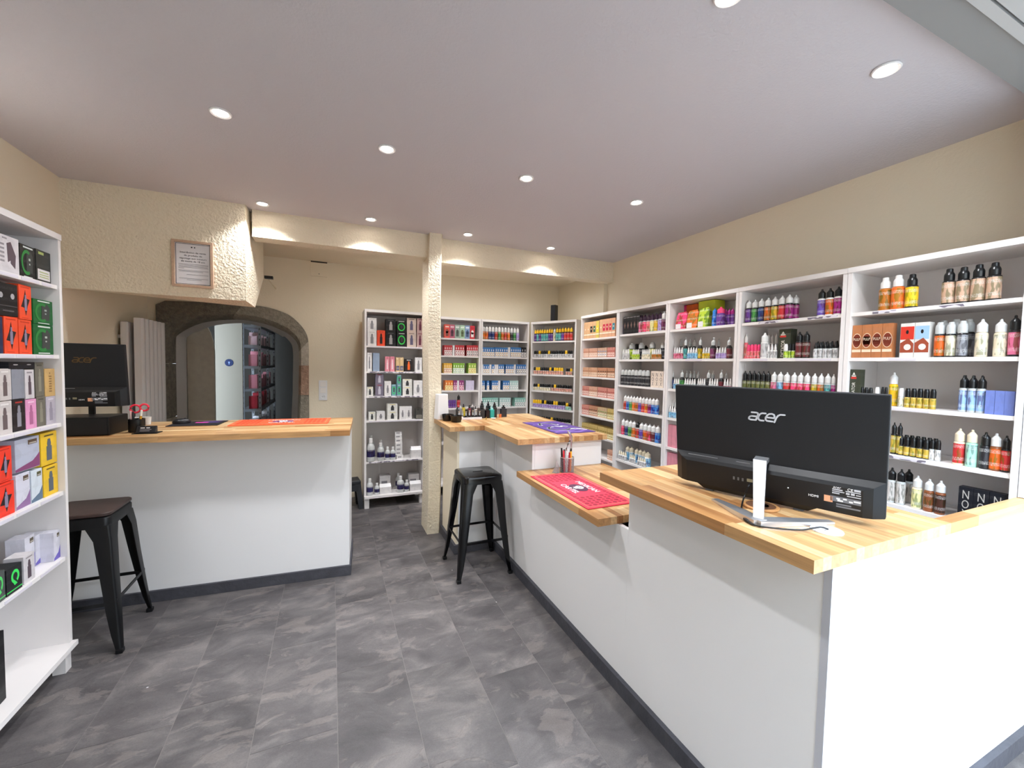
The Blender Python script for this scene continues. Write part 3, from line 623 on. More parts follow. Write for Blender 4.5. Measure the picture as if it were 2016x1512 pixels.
for nm, lab, x, y, c, lean, hh in (('marker', 'yellow marker in the black pen cup', -1.196, 3.585, '#dba21c', .012, .135), ('marker', 'black marker in the black pen cup', -1.222, 3.582, '#17171a', -.004, .125), ('pen', 'pale pink pen in the black pen cup', -1.236, 3.592, '#d9b7b4', -.006, .13), ('pen', 'brown pen leaning in the black pen cup', -1.238, 3.612, '#7d5a48', -.008, .14)):
    r = empty(nm, (x + .065, y - .195, 1.130)); tag(r, lab, 'pen')
    MB().tube([(0, 0, 0), (lean * .7, 0, hh * .72)], .0055, 10).build('barrel', M_tp, r, 60, color=c)
    MB().tube([(lean * .7, 0, hh * .72), (lean, 0, hh)], [.0065, .0055], 10).build('cap', M_tp, r, 60, color='#e6e2da' if c == '#dba21c' else c)
r = empty('card_stand', (-1.075, 3.330, 1.1225), ROT_L); tag(r, 'small black card stand with white print in front of the pen cup', 'card stand')
B(-.065, .065, -.035, .045, 0, .004).build('base', M_black, r)
s = MB(); s.prism([(-.02, .004), (.015, .004), (.015, .042), (.005, .046)], -.05, .05, 'x'); s.build('holder', mat('dark_grey_plastic', '#25262a', .4), r)
s = MB(); s.prism([(-.0215, .006), (-.0195, .006), (.0040, .044), (.0020, .044)], -.046, .046, 'x'); s.build('card', mat('black_card', '#101014', .5), r)
for a, b, z in ((-.03, -.008, .032), (.0, .018, .032), (-.03, .028, .022), (-.03, .02, .014)):
    yy = -.0220 + (z - .006) * .62
    B(a, b, yy - .0012, yy + .001, z, z + .0055).build('print', M_wht if z > .03 else M_inkg, r)
r = empty('mouse_pad', (-.875, 3.715, 1.1225), ROT_L); tag(r, 'black mouse pad with purple and pink print on the left counter', 'mouse pad')
B(-.18, .13, -.12, .13, 0, .004).build('pad', mat('black_cloth', '#141319', .8), r); B(-.02, .10, .0, .12, .004, .0046).build('print', mat('purple_print', '#3a2a5c', .8), r); B(-.05, .03, .01, .05, .0047, .0052).build('print', mat('pink_print', '#c83fa0', .8), r)
r = empty('computer_mouse', (-1.005, 3.735, 1.1270), ROT_L + .3); tag(r, 'black computer mouse resting on the mouse pad', 'mouse')
s = MB(); s.loft([[(x * k, y * k, z) for x, y in [(.055 * math.cos(a), .032 * math.sin(a)) for a in [2 * math.pi * i / 20 for i in range(20)]]] for k, z in ((.96, 0), (1, .008), (.97, .018), (.85, .028), (.6, .034), (.25, .036))]); s.build('shell', mat('dark_grey_gloss', '#1d1d21', .3), r, smooth=60)
MB().tube([(.02, -.004, .034), (.02, .004, .034)], .006, 10).build('wheel', M_black, r, 60)
# papers and cups behind the left computer
for nm, lab, cat_, x, y, dx, dy, h_, c in (('paper_stack', 'white paper stack under the left computer', 'paper', -1.40, 3.76, .09, .05, .030, '#d8d2c4'), ('paper_cup', 'left white paper cup behind the left computer', 'cup', -1.285, 3.77, 0, .024, .055, '#e2e0dc'), ('paper_cup', 'right white paper cup behind the left computer', 'cup', -1.215, 3.77, 0, .026, .055, '#dedcd8')):
    zz = 1.1225
    if dx:
        r = B(-dx, dx, -dy, dy, 0, h_).build(nm, M_tm, None, color=c)
    else:
        r = MB().lathe([(0, 0), (dy * .8, 0), (dy, h_), (dy * .92, h_), (dy * .74, .004), (0, .004)], 18).build(nm, M_tm, None, 40, color=c)
    r.location = (x, y, zz); tag(r, lab, cat_)

# ------------------------------------------------------------------ mats
def mat_thing(name, loc, rz, sx, sy, label, base, line, dots, title, emblem_col):
    r = empty(name, loc, rz); tag(r, label, 'mat')
    s = MB(); s.box(-sx / 2, sx / 2, -sy / 2, sy / 2, 0, .005); s.build('pad', mat(name + base + '_rubber', base, .6), r, bevel=.0015)
    ml = mat(line + '_rubber_line', line, .6); md = mat(dots + '_rubber_dots', dots, .65)
    i = .018; wv = .005
    s = MB()
    for a, b, c, d in ((-sx / 2 + i, sx / 2 - i, -sy / 2 + i, -sy / 2 + i + wv), (-sx / 2 + i, sx / 2 - i, sy / 2 - i - wv, sy / 2 - i), (-sx / 2 + i, -sx / 2 + i + wv, -sy / 2 + i, sy / 2 - i), (sx / 2 - i - wv, sx / 2 - i, -sy / 2 + i, sy / 2 - i)): s.box(a, b, c, d, .005, .0062)
    s.build('border_line', ml, r)
    s = MB(); nx = int((sx - .09) / .030); ny = int((sy - .09) / .030)
    for p in range(nx + 1):
        for q in range(ny + 1):
            x = -sx / 2 + .045 + p * (sx - .09) / nx; y = -sy / 2 + .045 + q * (sy - .09) / ny
            if abs(x) < .085 and abs(y) < .14: continue
            rr_ = .013 if (p + q) % 2 else .009
            s.prism([(x + rr_ * math.cos(a), y + rr_ * math.sin(a)) for a in [math.pi / 4 * k for k in range(8)]], .005, .0058, 'z')
    o = s.build('dot_pattern', md, r); o['kind'] = 'stuff'
    ov = MB(); ov.prism([(.050 * math.cos(a), .075 * math.sin(a)) for a in [math.pi / 12 * k for k in range(24)]], .005, .0064, 'z'); ov.build('emblem', mat(emblem_col + '_emblem', emblem_col, .6), r)
    sk = MB(); sk.prism([(.008 + .024 * math.cos(a), .030 * math.sin(a)) for a in [math.pi / 10 * k for k in range(20)]], .0064, .0074, 'z'); sk.box(-.028, -.008, -.016, .016, .0064, .0074); so = sk.build('skull_emblem', M_wht, r)
    sk = MB()
    for yy in (-.011, .011): sk.prism([(.008 + .007 * math.cos(a), yy + .007 * math.sin(a)) for a in [math.pi / 5 * k for k in range(10)]], .0074, .0078, 'z')
    sk.build('skull_eyes', MATS[emblem_col + '_emblem'], r)
    for txt, x in ((title[0], .062), (title[1], -.062)):
        me = text_mesh(txt, M_wht, .052, 0, .0008).copy(); me.transform(Matrix.Rotation(math.radians(-90), 4, 'X')); me.transform(Matrix.Rotation(math.radians(-90), 4, 'Z'))
        o = link('lettering', me, r); o.location = (x, 0, .0068)
    return r
mat_thing('counter_mat', (1.375, 2.112, .8584), 0, .315, .675, 'red rubber mat with white lettering on the low worktop', '#cf2c46', '#ff7a66', '#8f1530', ('MEXICAN', 'CARTEL'), '#4a1838')
mat_thing('counter_mat', (-.342, 3.655, 1.1224), ROT_L + math.radians(90), .315, .66, 'orange rubber mat on the left counter', '#ee5a33', '#ff8a5c', '#cf4426', ('MEXICAN', 'CARTEL'), '#5a2a5e')
pm_ = empty('counter_mat', (1.722, 2.995, 1.0904)); tag(pm_, 'purple mat with white swirls on the tall worktop by the pillar', 'mat')
B(-.17, .17, -.31, .31, 0, .004).build('pad', mat('dark_purple_rubber', '#4a2f7a', .55), pm_)
ml = mat('light_purple_print', '#7d5cab', .55)
s = MB()
for k, (y0, ph, wd) in enumerate(((-.25, 0, .03), (-.19, .8, .02), (.24, 2, .03), (.12, .4, .02), (-.08, 1.4, .014))):
    pts = [(-.155 + .31 * i / 18, y0 + .03 * math.sin(i * .45 + ph)) for i in range(19)]
    for i in range(18):
        a, b = pts[i], pts[i + 1]; s.prism([(a[0], a[1] - wd / 2), (b[0], b[1] - wd / 2), (b[0], b[1] + wd / 2), (a[0], a[1] + wd / 2)], .004, .0046, 'z')
s.build('swirl_print', ml, pm_)
s = MB()
def zstroke(g_, pts, wd, z0, z1):
    for i in range(len(pts) - 1):
        a = Vector(pts[i]); b = Vector(pts[i + 1]); d = (b - a).normalized(); nrm = Vector((-d.y, d.x)) * wd / 2
        g_.prism([a - nrm, b - nrm, b + nrm, a + nrm], z0, z1, 'z')
    for p in pts: g_.prism([(p[0] + wd / 2 * math.cos(math.pi / 4 * k), p[1] + wd / 2 * math.sin(math.pi / 4 * k)) for k in range(8)], z0, z1, 'z')
zstroke(s, [(-.02 + .075 * math.cos(a), .10 + .10 * math.sin(a)) for a in [math.radians(t) for t in range(-10, 200, 15)]], .028, .0046, .0054)
zstroke(s, [(-.03 + .085 * math.cos(a), -.09 + .085 * math.sin(a)) for a in [math.radians(t) for t in range(100, 330, 15)]] + [(.10, -.13), (.15, -.20)], .028, .0046, .0054)
zstroke(s, [(.0, .02), (.03, -.02), (.06, .02), (.09, -.01)], .022, .0046, .0054)
s.build('swirl_print', M_wht, pm_)['label'] = 'white swirl lettering'

# ------------------------------------------------------------------ mesh pen holder with tools on the low worktop
M_mesh = mat('grey_wire_mesh', '#8d8a8d', .4, metal=.6)
r = empty('mesh_pen_holder', (1.515, 2.478, .8584)); tag(r, 'round silver wire-mesh pen holder behind the red mat', 'pen holder')
s = MB(); R_ = .047; H_ = .105
s.lathe([(0, 0), (R_, 0), (R_, .005), (0, .005)], 28); s.build('base', M_mesh, r)
s = MB(); s.tube([(R_ * math.cos(a), R_ * math.sin(a), H_) for a in [2 * math.pi * k / 28 for k in range(29)]], .0025, 6); s.build('rim', mat('pale_steel_rim', '#c4bfbe', .35, metal=.6), r, 60)
s = MB()
for k in range(44):
    a = 2 * math.pi * k / 44
    for sg_ in (-1, 1):
        p = [(R_ * math.cos(a + sg_ * t * .55), R_ * math.sin(a + sg_ * t * .55), .004 + (H_ - .004) * t) for t in (0, .25, .5, .75, 1)]
        s.tube(p, .0008, 3)
o = s.build('mesh_wall', M_mesh, r); o['kind'] = 'stuff'
r = empty('pliers', (1.528, 2.478, .8640)); tag(r, 'steel slip-joint pliers standing in the mesh pen holder', 'pliers')
s = MB(); s.bar((.012, 0, .0), (.016, 0, .16), .012, .010); s.build('handle', M_black, r); s = MB(); s.bar((-.012, .004, .0), (-.016, .004, .10), .012, .010); s.build('handle', M_black, r)
s = MB(); s.tube([(.016, 0, .15), (.018, 0, .21), (.012, 0, .245), (-.004, 0, .268), (-.014, 0, .285)], [.006, .0075, .011, .008, .004], 8); s.build('jaw', M_steel, r, 50)
s = MB(); s.tube([(-.016, .004, .10), (-.02, .004, .155), (-.006, .003, .19), (.010, .002, .225), (.012, .002, .25), (.004, .002, .275)], [.006, .006, .007, .010, .007, .004], 8); s.build('jaw', M_steel, r, 50)
MB().lathe([(0, -.009), (.005, -.009), (.005, .009), (0, .009)], 10, .011, .0, .225).build('pivot', M_grey, r)
for nm, lab, x, y, c, c2, lx, hh in (('marker', 'red marker in the mesh pen holder', 1.489, 2.468, '#c42b3a', '#c42b3a', -.010, .150), ('marker', 'black marker at the left of the mesh pen holder', 1.482, 2.482, '#141417', '#141417', -.012, .165), ('marker', 'orange highlighter in the mesh pen holder', 1.532, 2.463, '#f08a2a', '#ffb52e', .004, .140), ('marker', 'dark red pen in the mesh pen holder', 1.520, 2.462, '#a92226', '#a92226', .004, .135), ('knife', 'white craft knife in the mesh pen holder', 1.508, 2.470, '#d9d9dc', '#d9d9dc', -.004, .142), ('marker', 'green pen in the mesh pen holder', 1.497, 2.490, '#6fa05a', '#17181a', .0, .152)):
    q = empty(nm, (x, y, .8640)); tag(q, lab, 'pen')
    MB().tube([(0, 0, 0), (lx * .7, 0, hh * .68)], .0062, 10).build('barrel', M_tp, q, 60, color=c)
    MB().tube([(lx * .7, 0, hh * .68), (lx, 0, hh)], [.0072, .006], 10).build('cap', M_tp, q, 60, color=c2)
r = empty('acrylic_card_stand', (1.432, 2.482, .8584), math.radians(-60)); tag(r, 'small clear acrylic card holder left of the mesh pen holder', 'card holder')
M_acr = mat('clear_acrylic', '#dcdce0', .08, trans=.75)
s = MB(); s.prism([(-.028, .0), (.028, .0), (.020, .05), (.0, .085), (-.006, .05)], -.0015, .0015); s.build('back_plate', M_acr, r)
s = MB(); s.prism([(-.022, .0), (.022, .0), (.012, .034), (-.010, .030)], -.017, -.014); s.build('front_plate', M_acr, r); B(-.026, .026, -.016, .0, .0, .002).build('base_plate', M_acr, r)

# ------------------------------------------------------------------ tall worktop: testers, bowls
r = empty('paper_dispenser', (.928, 3.737, 1.0904), math.radians(8)); tag(r, 'tall white box-shaped dispenser against the pillar', 'dispenser')
s = MB(); s.loft([[(-.052, -.05, 0), (.056, -.05, 0), (.056, .05, 0), (-.052, .05, 0)], [(-.043, -.042, .232), (.048, -.042, .232), (.048, .042, .232), (-.043, .042, .232)]]); s.build('body', mat('white_gloss_plastic', '#e9e6e6', .3), r, bevel=.006)
B(-.03, .036, -.0525, -.0505, .02, .05).build('slot', mat('pale_grey_plastic', '#cfcccb', .4), r)
def bowl(loc, label):
    r = empty('bowl', loc); r.scale = (.89,) * 3; tag(r, label, 'bowl')
    MB().lathe([(0, 0), (.046, 0), (.050, .003), (.060, .060), (.062, .064), (.058, .064), (.047, .008), (0, .006)], 28).build('bowl_shell', mat('black_gloss_plastic', '#0a0a0b', .25), r, smooth=40)
    return r
b1 = bowl((1.008, 3.520, 1.0904), 'black plastic bowl with a white price tag on the tall worktop'); bowl((.960, 3.626, 1.0904), 'second black bowl tucked behind the tagged one')
s = B(.024, .044, -.058, -.056, .045, .057).build('price_tag', M_wht, b1); s.rotation_euler = (0, 0, .35)
tr = empty('tester_tray', (1.178, 3.675, 1.0904), -.02); tag(tr, 'white tester tray with a black insert on the tall worktop', 'tray')
B(-.125, .11, -.045, .10, 0, .020).build('tray_body', mat('white_gloss_plastic2', '#e8e2e6', .35), tr, bevel=.002); B(-.118, .104, -.038, .095, .0202, .0245).build('insert', mat('dark_foam', '#1a1416', .8), tr)
tr2 = lambda x, y: (1.178 + x, 3.675 + y, 1.0904 + .0247)
k = 0
names_ = ['first', 'second', 'third', 'fourth', 'fifth', 'sixth', 'seventh', 'eighth', 'ninth', 'tenth', 'eleventh', 'twelfth', 'thirteenth', 'fourteenth', 'fifteenth', 'sixteenth', 'seventeenth', 'eighteenth', 'nineteenth', 'twentieth', 'twenty-first', 'twenty-second', 'twenty-third', 'twenty-fourth', 'twenty-fifth', 'twenty-sixth', 'twenty-seventh', 'twenty-eighth', 'twenty-ninth', 'thirtieth']
tip = MB().lathe([(0, 0), (.0075, 0), (.0075, .030), (.005, .034), (.005, .040), (.008, .044), (.008, .052), (0, .052)], 12).mesh('tester_tip', M_steel, 40)
tipb = MB().lathe([(0, 0), (.0082, 0), (.0082, .012), (0, .012)], 12).mesh('tip_base', M_black, 40)
for row, (yy, n_) in enumerate(((-.022, 7), )):
    for i in range(n_):
        o = link('tester_tip', tip); o.location = tr2(-.105 + i * .033, yy); o.scale = (1.1, 1.1, random.uniform(.9, 1.2)); tag(o, 'silver drip-tip tester, %s from left in the front row of the tray' % names_[i], 'tester', 'testers in the white tray')
        link('tip_base', tipb, o)
cols_ = ['#1b1718', '#8c8a8d', '#c9b21c', '#232024', '#7c2430', '#2a2326', '#d8d6d6', '#3a2a26']
mod = MB().box(-.5, .5, -.5, .5, 0, .72).mesh('tester_bottle', M_tp, bevel=.03); modt = MB().lathe([(0, .72), (.36, .72), (.36, .85), (.18, .88), (.18, 1), (0, 1)], 12).mesh('tank', M_tp, 40)
for i, c in enumerate(cols_):
    o = link('vape_device', mod, None, c); o.location = tr2(-.103 + i * .0295, .045); o.scale = (.026, .026, .088 + .012 * (i % 3)); tag(o, '%s vape tester, %s from left in the back row of the tray' % (['black', 'grey', 'yellow', 'dark', 'red', 'brown', 'white', 'dark brown'][i], names_[i]), 'vape', 'testers in the white tray')
    link('tank', modt, o, '#b8b4b4' if i % 2 else '#17171a')
for i, (x, y, c, cn, wv, dv_, hv) in enumerate(((1.318, 3.71, '#14121a', 'black', .042, .03, .115), (1.365, 3.70, '#1c1014', 'black and red', .040, .03, .105), (1.345, 3.80, '#15161a', 'charcoal', .036, .03, .155), (1.410, 3.80, '#1a2a2c', 'dark green', .034, .03, .150), (1.412, 3.705, '#2fa6a0', 'turquoise', .040, .032, .110), (1.455, 3.73, '#101114', 'jet black', .034, .045, .135), (1.475, 3.80, '#23262a', 'graphite', .034, .03, .14), (1.545, 3.735, '#2a2c32', 'dark grey', .060, .03, .115), (1.502, 3.71, '#d8692a', 'orange', .022, .02, .045))):
    o = link('vape_device', mod, None, c); o.location = (x, y, 1.0904); o.scale = (wv, dv_, hv); o.rotation_euler = (0, 0, random.uniform(-.3, .2)); tag(o, '%s vape device standing on the tall worktop behind the purple mat' % cn, 'vape', 'vape devices on the tall worktop')
    link('tank', modt, o, '#0e0e10' if cn != 'turquoise' else '#9fd8d4')
o = MB().tube([(-.018, 0, .007), (.018, 0, .007)], .0068, 10).build('battery_tube', M_steel, None, 60); o.location = (1.392, 3.605, 1.0904); o.rotation_euler = (0, 0, -.5); tag(o, 'small silver tube lying on the tall worktop', 'tube')
o = MB().lathe([(0, 0), (.007, 0), (.007, .008), (.004, .010), (.004, .022), (0, .022)], 12).build('brass_fitting', mat('brass', '#c2a25a', .3, metal=1.0), None, 60); o.location = (1.318, 3.60, 1.0904); tag(o, 'tiny brass fitting standing on the tall worktop', 'fitting')

# ------------------------------------------------------------------ wall things
nt_ = empty('framed_notice', (-.929, 3.7785, 2.294)); tag(nt_, 'pale wood framed French legal notice on the hanging wall', 'frame')
FW, FH = .248, .335
for nm, a in (('frame_rail', (-FW / 2, FW / 2, FH / 2 - .016, FH / 2)), ('frame_rail', (-FW / 2, FW / 2, -FH / 2, -FH / 2 + .016)), ('frame_stile', (-FW / 2, -FW / 2 + .016, -FH / 2 + .0161, FH / 2 - .0161)), ('frame_stile', (FW / 2 - .016, FW / 2, -FH / 2 + .0161, FH / 2 - .0161))):
    B(a[0], a[1], -.022, -.001, a[2], a[3]).build(nm, M_frame, nt_)
sh_ = B(-FW / 2 + .0165, FW / 2 - .0165, -.006, -.002, -FH / 2 + .0165, FH / 2 - .0165).build('sheet', M_paper, nt_)
def nprint(txt, z, size, m=M_ink, x=0):
    o = link('print', text_mesh(txt, m, size, 0, .0006), sh_); o.location = (x, -.0064, z); return o
ww = FW / 2 - .020; hh = FH / 2 - .021
s = MB()
for a, b, c, d in ((-ww, ww, hh - .003, hh), (-ww, ww, -hh, -hh + .003), (-ww, -ww + .003, -hh, hh), (ww - .003, ww, -hh, hh)): s.box(a, b, -.0066, -.006, c, d)
s.build('print_border', M_ink, sh_)
nprint('Interdiction de vente', .083, .0185); nprint('de produits de', .062, .0185); nprint('vapotage aux mineurs', .041, .0185); nprint('de moins de 18 ans', .020, .0185)
s = MB(); s.box(-.012, -.003, -.0066, -.006, .118, .127); s.box(.006, .014, -.0066, -.006, .118, .126); s.build('print', M_ink, sh_)
s = MB()
for z, a, b in ((.0, -.088, .092), (-.008, -.088, .092), (-.016, -.085, .088), (-.024, -.088, .092), (-.032, -.088, -.055), (-.046, -.088, .092), (-.054, -.085, .06), (-.076, -.04, .092), (-.104, -.085, .09), (-.114, -.04, .05)): s.box(a, b, -.0064, -.006, z - .0014, z + .0010)
s.build('print', M_inkg, sh_)
so_ = empty('wall_socket', (-.084, 5.1795, 1.271)); tag(so_, 'white light switch and socket plate on the back wall beside the arch', 'socket')
B(-.044, .044, -.009, 0, -.113, .113).build('plate', M_white, so_, bevel=.002)
for z in (.072, .0): B(-.030, .030, -.013, -.0092, z - .030, z + .030).build('switch', mat('ivory_switch', '#ece7e2', .35), so_, bevel=.002)
s = MB().lathe([(.0, 0), (.026, 0), (.026, .004), (.020, .004), (.018, .001), (0, .001)], 24).build('outlet', M_white, so_); s.rotation_euler = (math.radians(90), 0, 0); s.location = (0, -.0092, -.072)
for x in (-.008, .008):
    s = MB().lathe([(0, 0), (.0035, 0), (.0035, .001), (0, .001)], 10).build('pin_hole', M_ink, so_); s.rotation_euler = (math.radians(90), 0, 0); s.location = (x, -.0105, -.072)
hb = empty('access_hatch', (-.122, 5.1795, 2.632)); tag(hb, 'small cream access hatch box high on the back wall', 'hatch')
B(-.083, .083, -.02, 0, -.082, .066).build('hatch_door', M_wall, hb); B(-.083, .083, -.022, 0, .067, .079).build('gap_strip', mat('dark_gap', '#3a342c', .9), hb); B(-.004, .004, -.022, -.0202, -.062, -.054).build('latch', M_ink, hb)
wp = empty('wall_niche_bracket', (-.572, 4.52, 2.38)); tag(wp, 'small dark clip under the slanted end of the hanging wall', 'clip')
B(.0, .07, 0.0, .05, -.012, .012).build('clip_body', M_black, wp); B(.02, .03, .05, .66, -.008, .0).build('arm', M_wall, wp)
# radiator
rd = empty('radiator', (-1.6495, 4.50, 0)); tag(rd, 'tall ribbed white radiator on the left wall beside the arch', 'radiator')
M_rad = mat('greyed_white_radiator', '#d2cdcb', .4)
B(.03, .085, .004, .55, .35, 1.905).build('rear_panel', M_rad, rd, bevel=.012)
for i in range(6):
    y = .01 + i * .0925
    s = MB(); s.loft([[(x, y + yy, z) for x, yy in ((.12, 0), (.165, .008), (.178, .03), (.178, .06), (.165, .082), (.12, .088))] for z in (.33, .345, 1.925, 1.94)]); s.build('rib', M_rad, rd, smooth=40)
for z in (.5, 1.78): B(0, .05, .05, .10, z - .015, z + .015).build('bracket', M_rad, rd); B(.0855, .1195, .2, .3, z - .02, z + .02).build('bracket', M_rad, rd)
# black step stool near back bookcase
ss = empty('step_stool', (.19, 4.83, 0), .1); tag(ss, 'low black plastic step stool beside the back bookcase', 'step stool')
s = MB(); s.loft([[(x * k, y * k, z) for x, y in ((-.10, -.09), (.10, -.09), (.10, .09), (-.10, .09))] for k, z in ((1, .27), (1.0, .302), (.93, .312))]); s.build('top', mat('charcoal_plastic', '#24252a', .5), ss, bevel=.008)
for sx in (-1, 1):
    for sy in (-1, 1):
        s = MB(); s.loft([[(sx * (c + a), sy * (e - b), z) for a, b in ((0, 0), (-.05, 0), (-.05, .05), (0, .05))] for c, e, z in ((.10, .09, .269), (.112, .105, .13), (.125, .118, .0006))]); s.build('leg', MATS['charcoal_plastic'], ss)
for sy in (-1, 1): B(-.07, .07, sy * .096 - .006, sy * .096 + .006, .20, .268).build('skirt', MATS['charcoal_plastic'], ss)
# tall black speaker on the corner bookcase
sp_ = empty('speaker', (2.59, 4.635, 2.1605), math.atan2(d_.y, d_.x)); tag(sp_, 'slim black tower speaker on top of the angled corner bookcase', 'speaker')
B(-.034, .034, -.034, .034, .0, .205).build('cabinet', M_black, sp_, bevel=.006); B(-.028, .028, -.0365, -.0345, .012, .19).build('grille', mat('black_grille', '#1b1a1d', .8, bump=(700, .5, 1)), sp_)
# scraps on the floor
for i, (x, y, lab) in enumerate(((-.895, 1.86, 'white paper scrap on the floor near the left bookcase'), (-.36, 1.66, 'white paper scrap on the floor in the foreground'), (.905, 3.40, 'white crumb on the floor by the black stool'), (.86, 3.06, 'white crumb under the black stool'), (1.02, 2.53, 'white crumb on the floor before the counter plinth'), (-.82, 2.48, 'tiny white crumb on the floor left of centre'))):
    o = MB().prism([(-.008, -.004), (.006, -.006), (.010, .003), (.0, .006), (-.007, .004)], 0, .0015, 'z').build('paper_scrap', M_paper); o.location = (x, y, .0005); o.rotation_euler = (0, 0, i * 1.3); o.scale = (1 if i < 2 else .5,) * 3; tag(o, lab, 'scrap')
# storeroom metal shelving with boxes
sr = empty('metal_shelf_unit', (-1.06, 6.40, 0)); tag(sr, 'grey slotted metal storage rack full of boxes behind the arch', 'rack')
M_zinc = mat('zinc_grey_metal', '#8f9298', .4, metal=.5)
for x in (0, .19):
    for y in (0, .75, 1.5):
        g = MB(); g.box(x - .016, x + .016, y - .002, y + .002, .0005, 2.3); g.box(x + (.014 if x else -.016), x + (.016 if x else -.014), y, y + .03, .0005, 2.3); g.build('post', M_zinc, sr)
        g = MB()
        for k in range(28): g.box(x - .005, x + .005, y - .0026, y - .0021, .25 + k * .07, .275 + k * .07)
        o = g.build('slot_holes', M_ink, sr); o['kind'] = 'stuff'
lev = (.62, .95, 1.22, 1.52, 1.80, 2.06)
for z in lev: B(-.014, .204, 0.004, 1.52, z - .035, z).build('shelf_board', M_zinc, sr)
bc = [('white', '#d8d3d6'), ('pink', '#c8808c'), ('black', '#1a191b'), ('brown', '#6d5344'), ('pale pink', '#dcb8bc'), ('red', '#9a2a34')]
kk = 0
for zi, z in enumerate(lev[:-1]):
    y = .05; j = 0
    while y < 1.35:
        wv = random.uniform(.05, .11); cn, c = bc[(kk * 5 + zi * 2 + j) % 6]; hv = random.uniform(.12, .2)
        o = link('stock_box', mod, None, c); o.location = (-1.06 + .105, 6.40 + y + wv / 2, z + .0004); o.scale = (.10, wv - .006, hv / .72); tag(o, '%s stock box, %s along level %s of the storeroom rack' % (cn, names_[j], ['one', 'two', 'three', 'four', 'five'][zi]), 'box', 'boxes on the storeroom rack')
        y += wv + random.choice((0, .01, .06)); j += 1; kk += 1
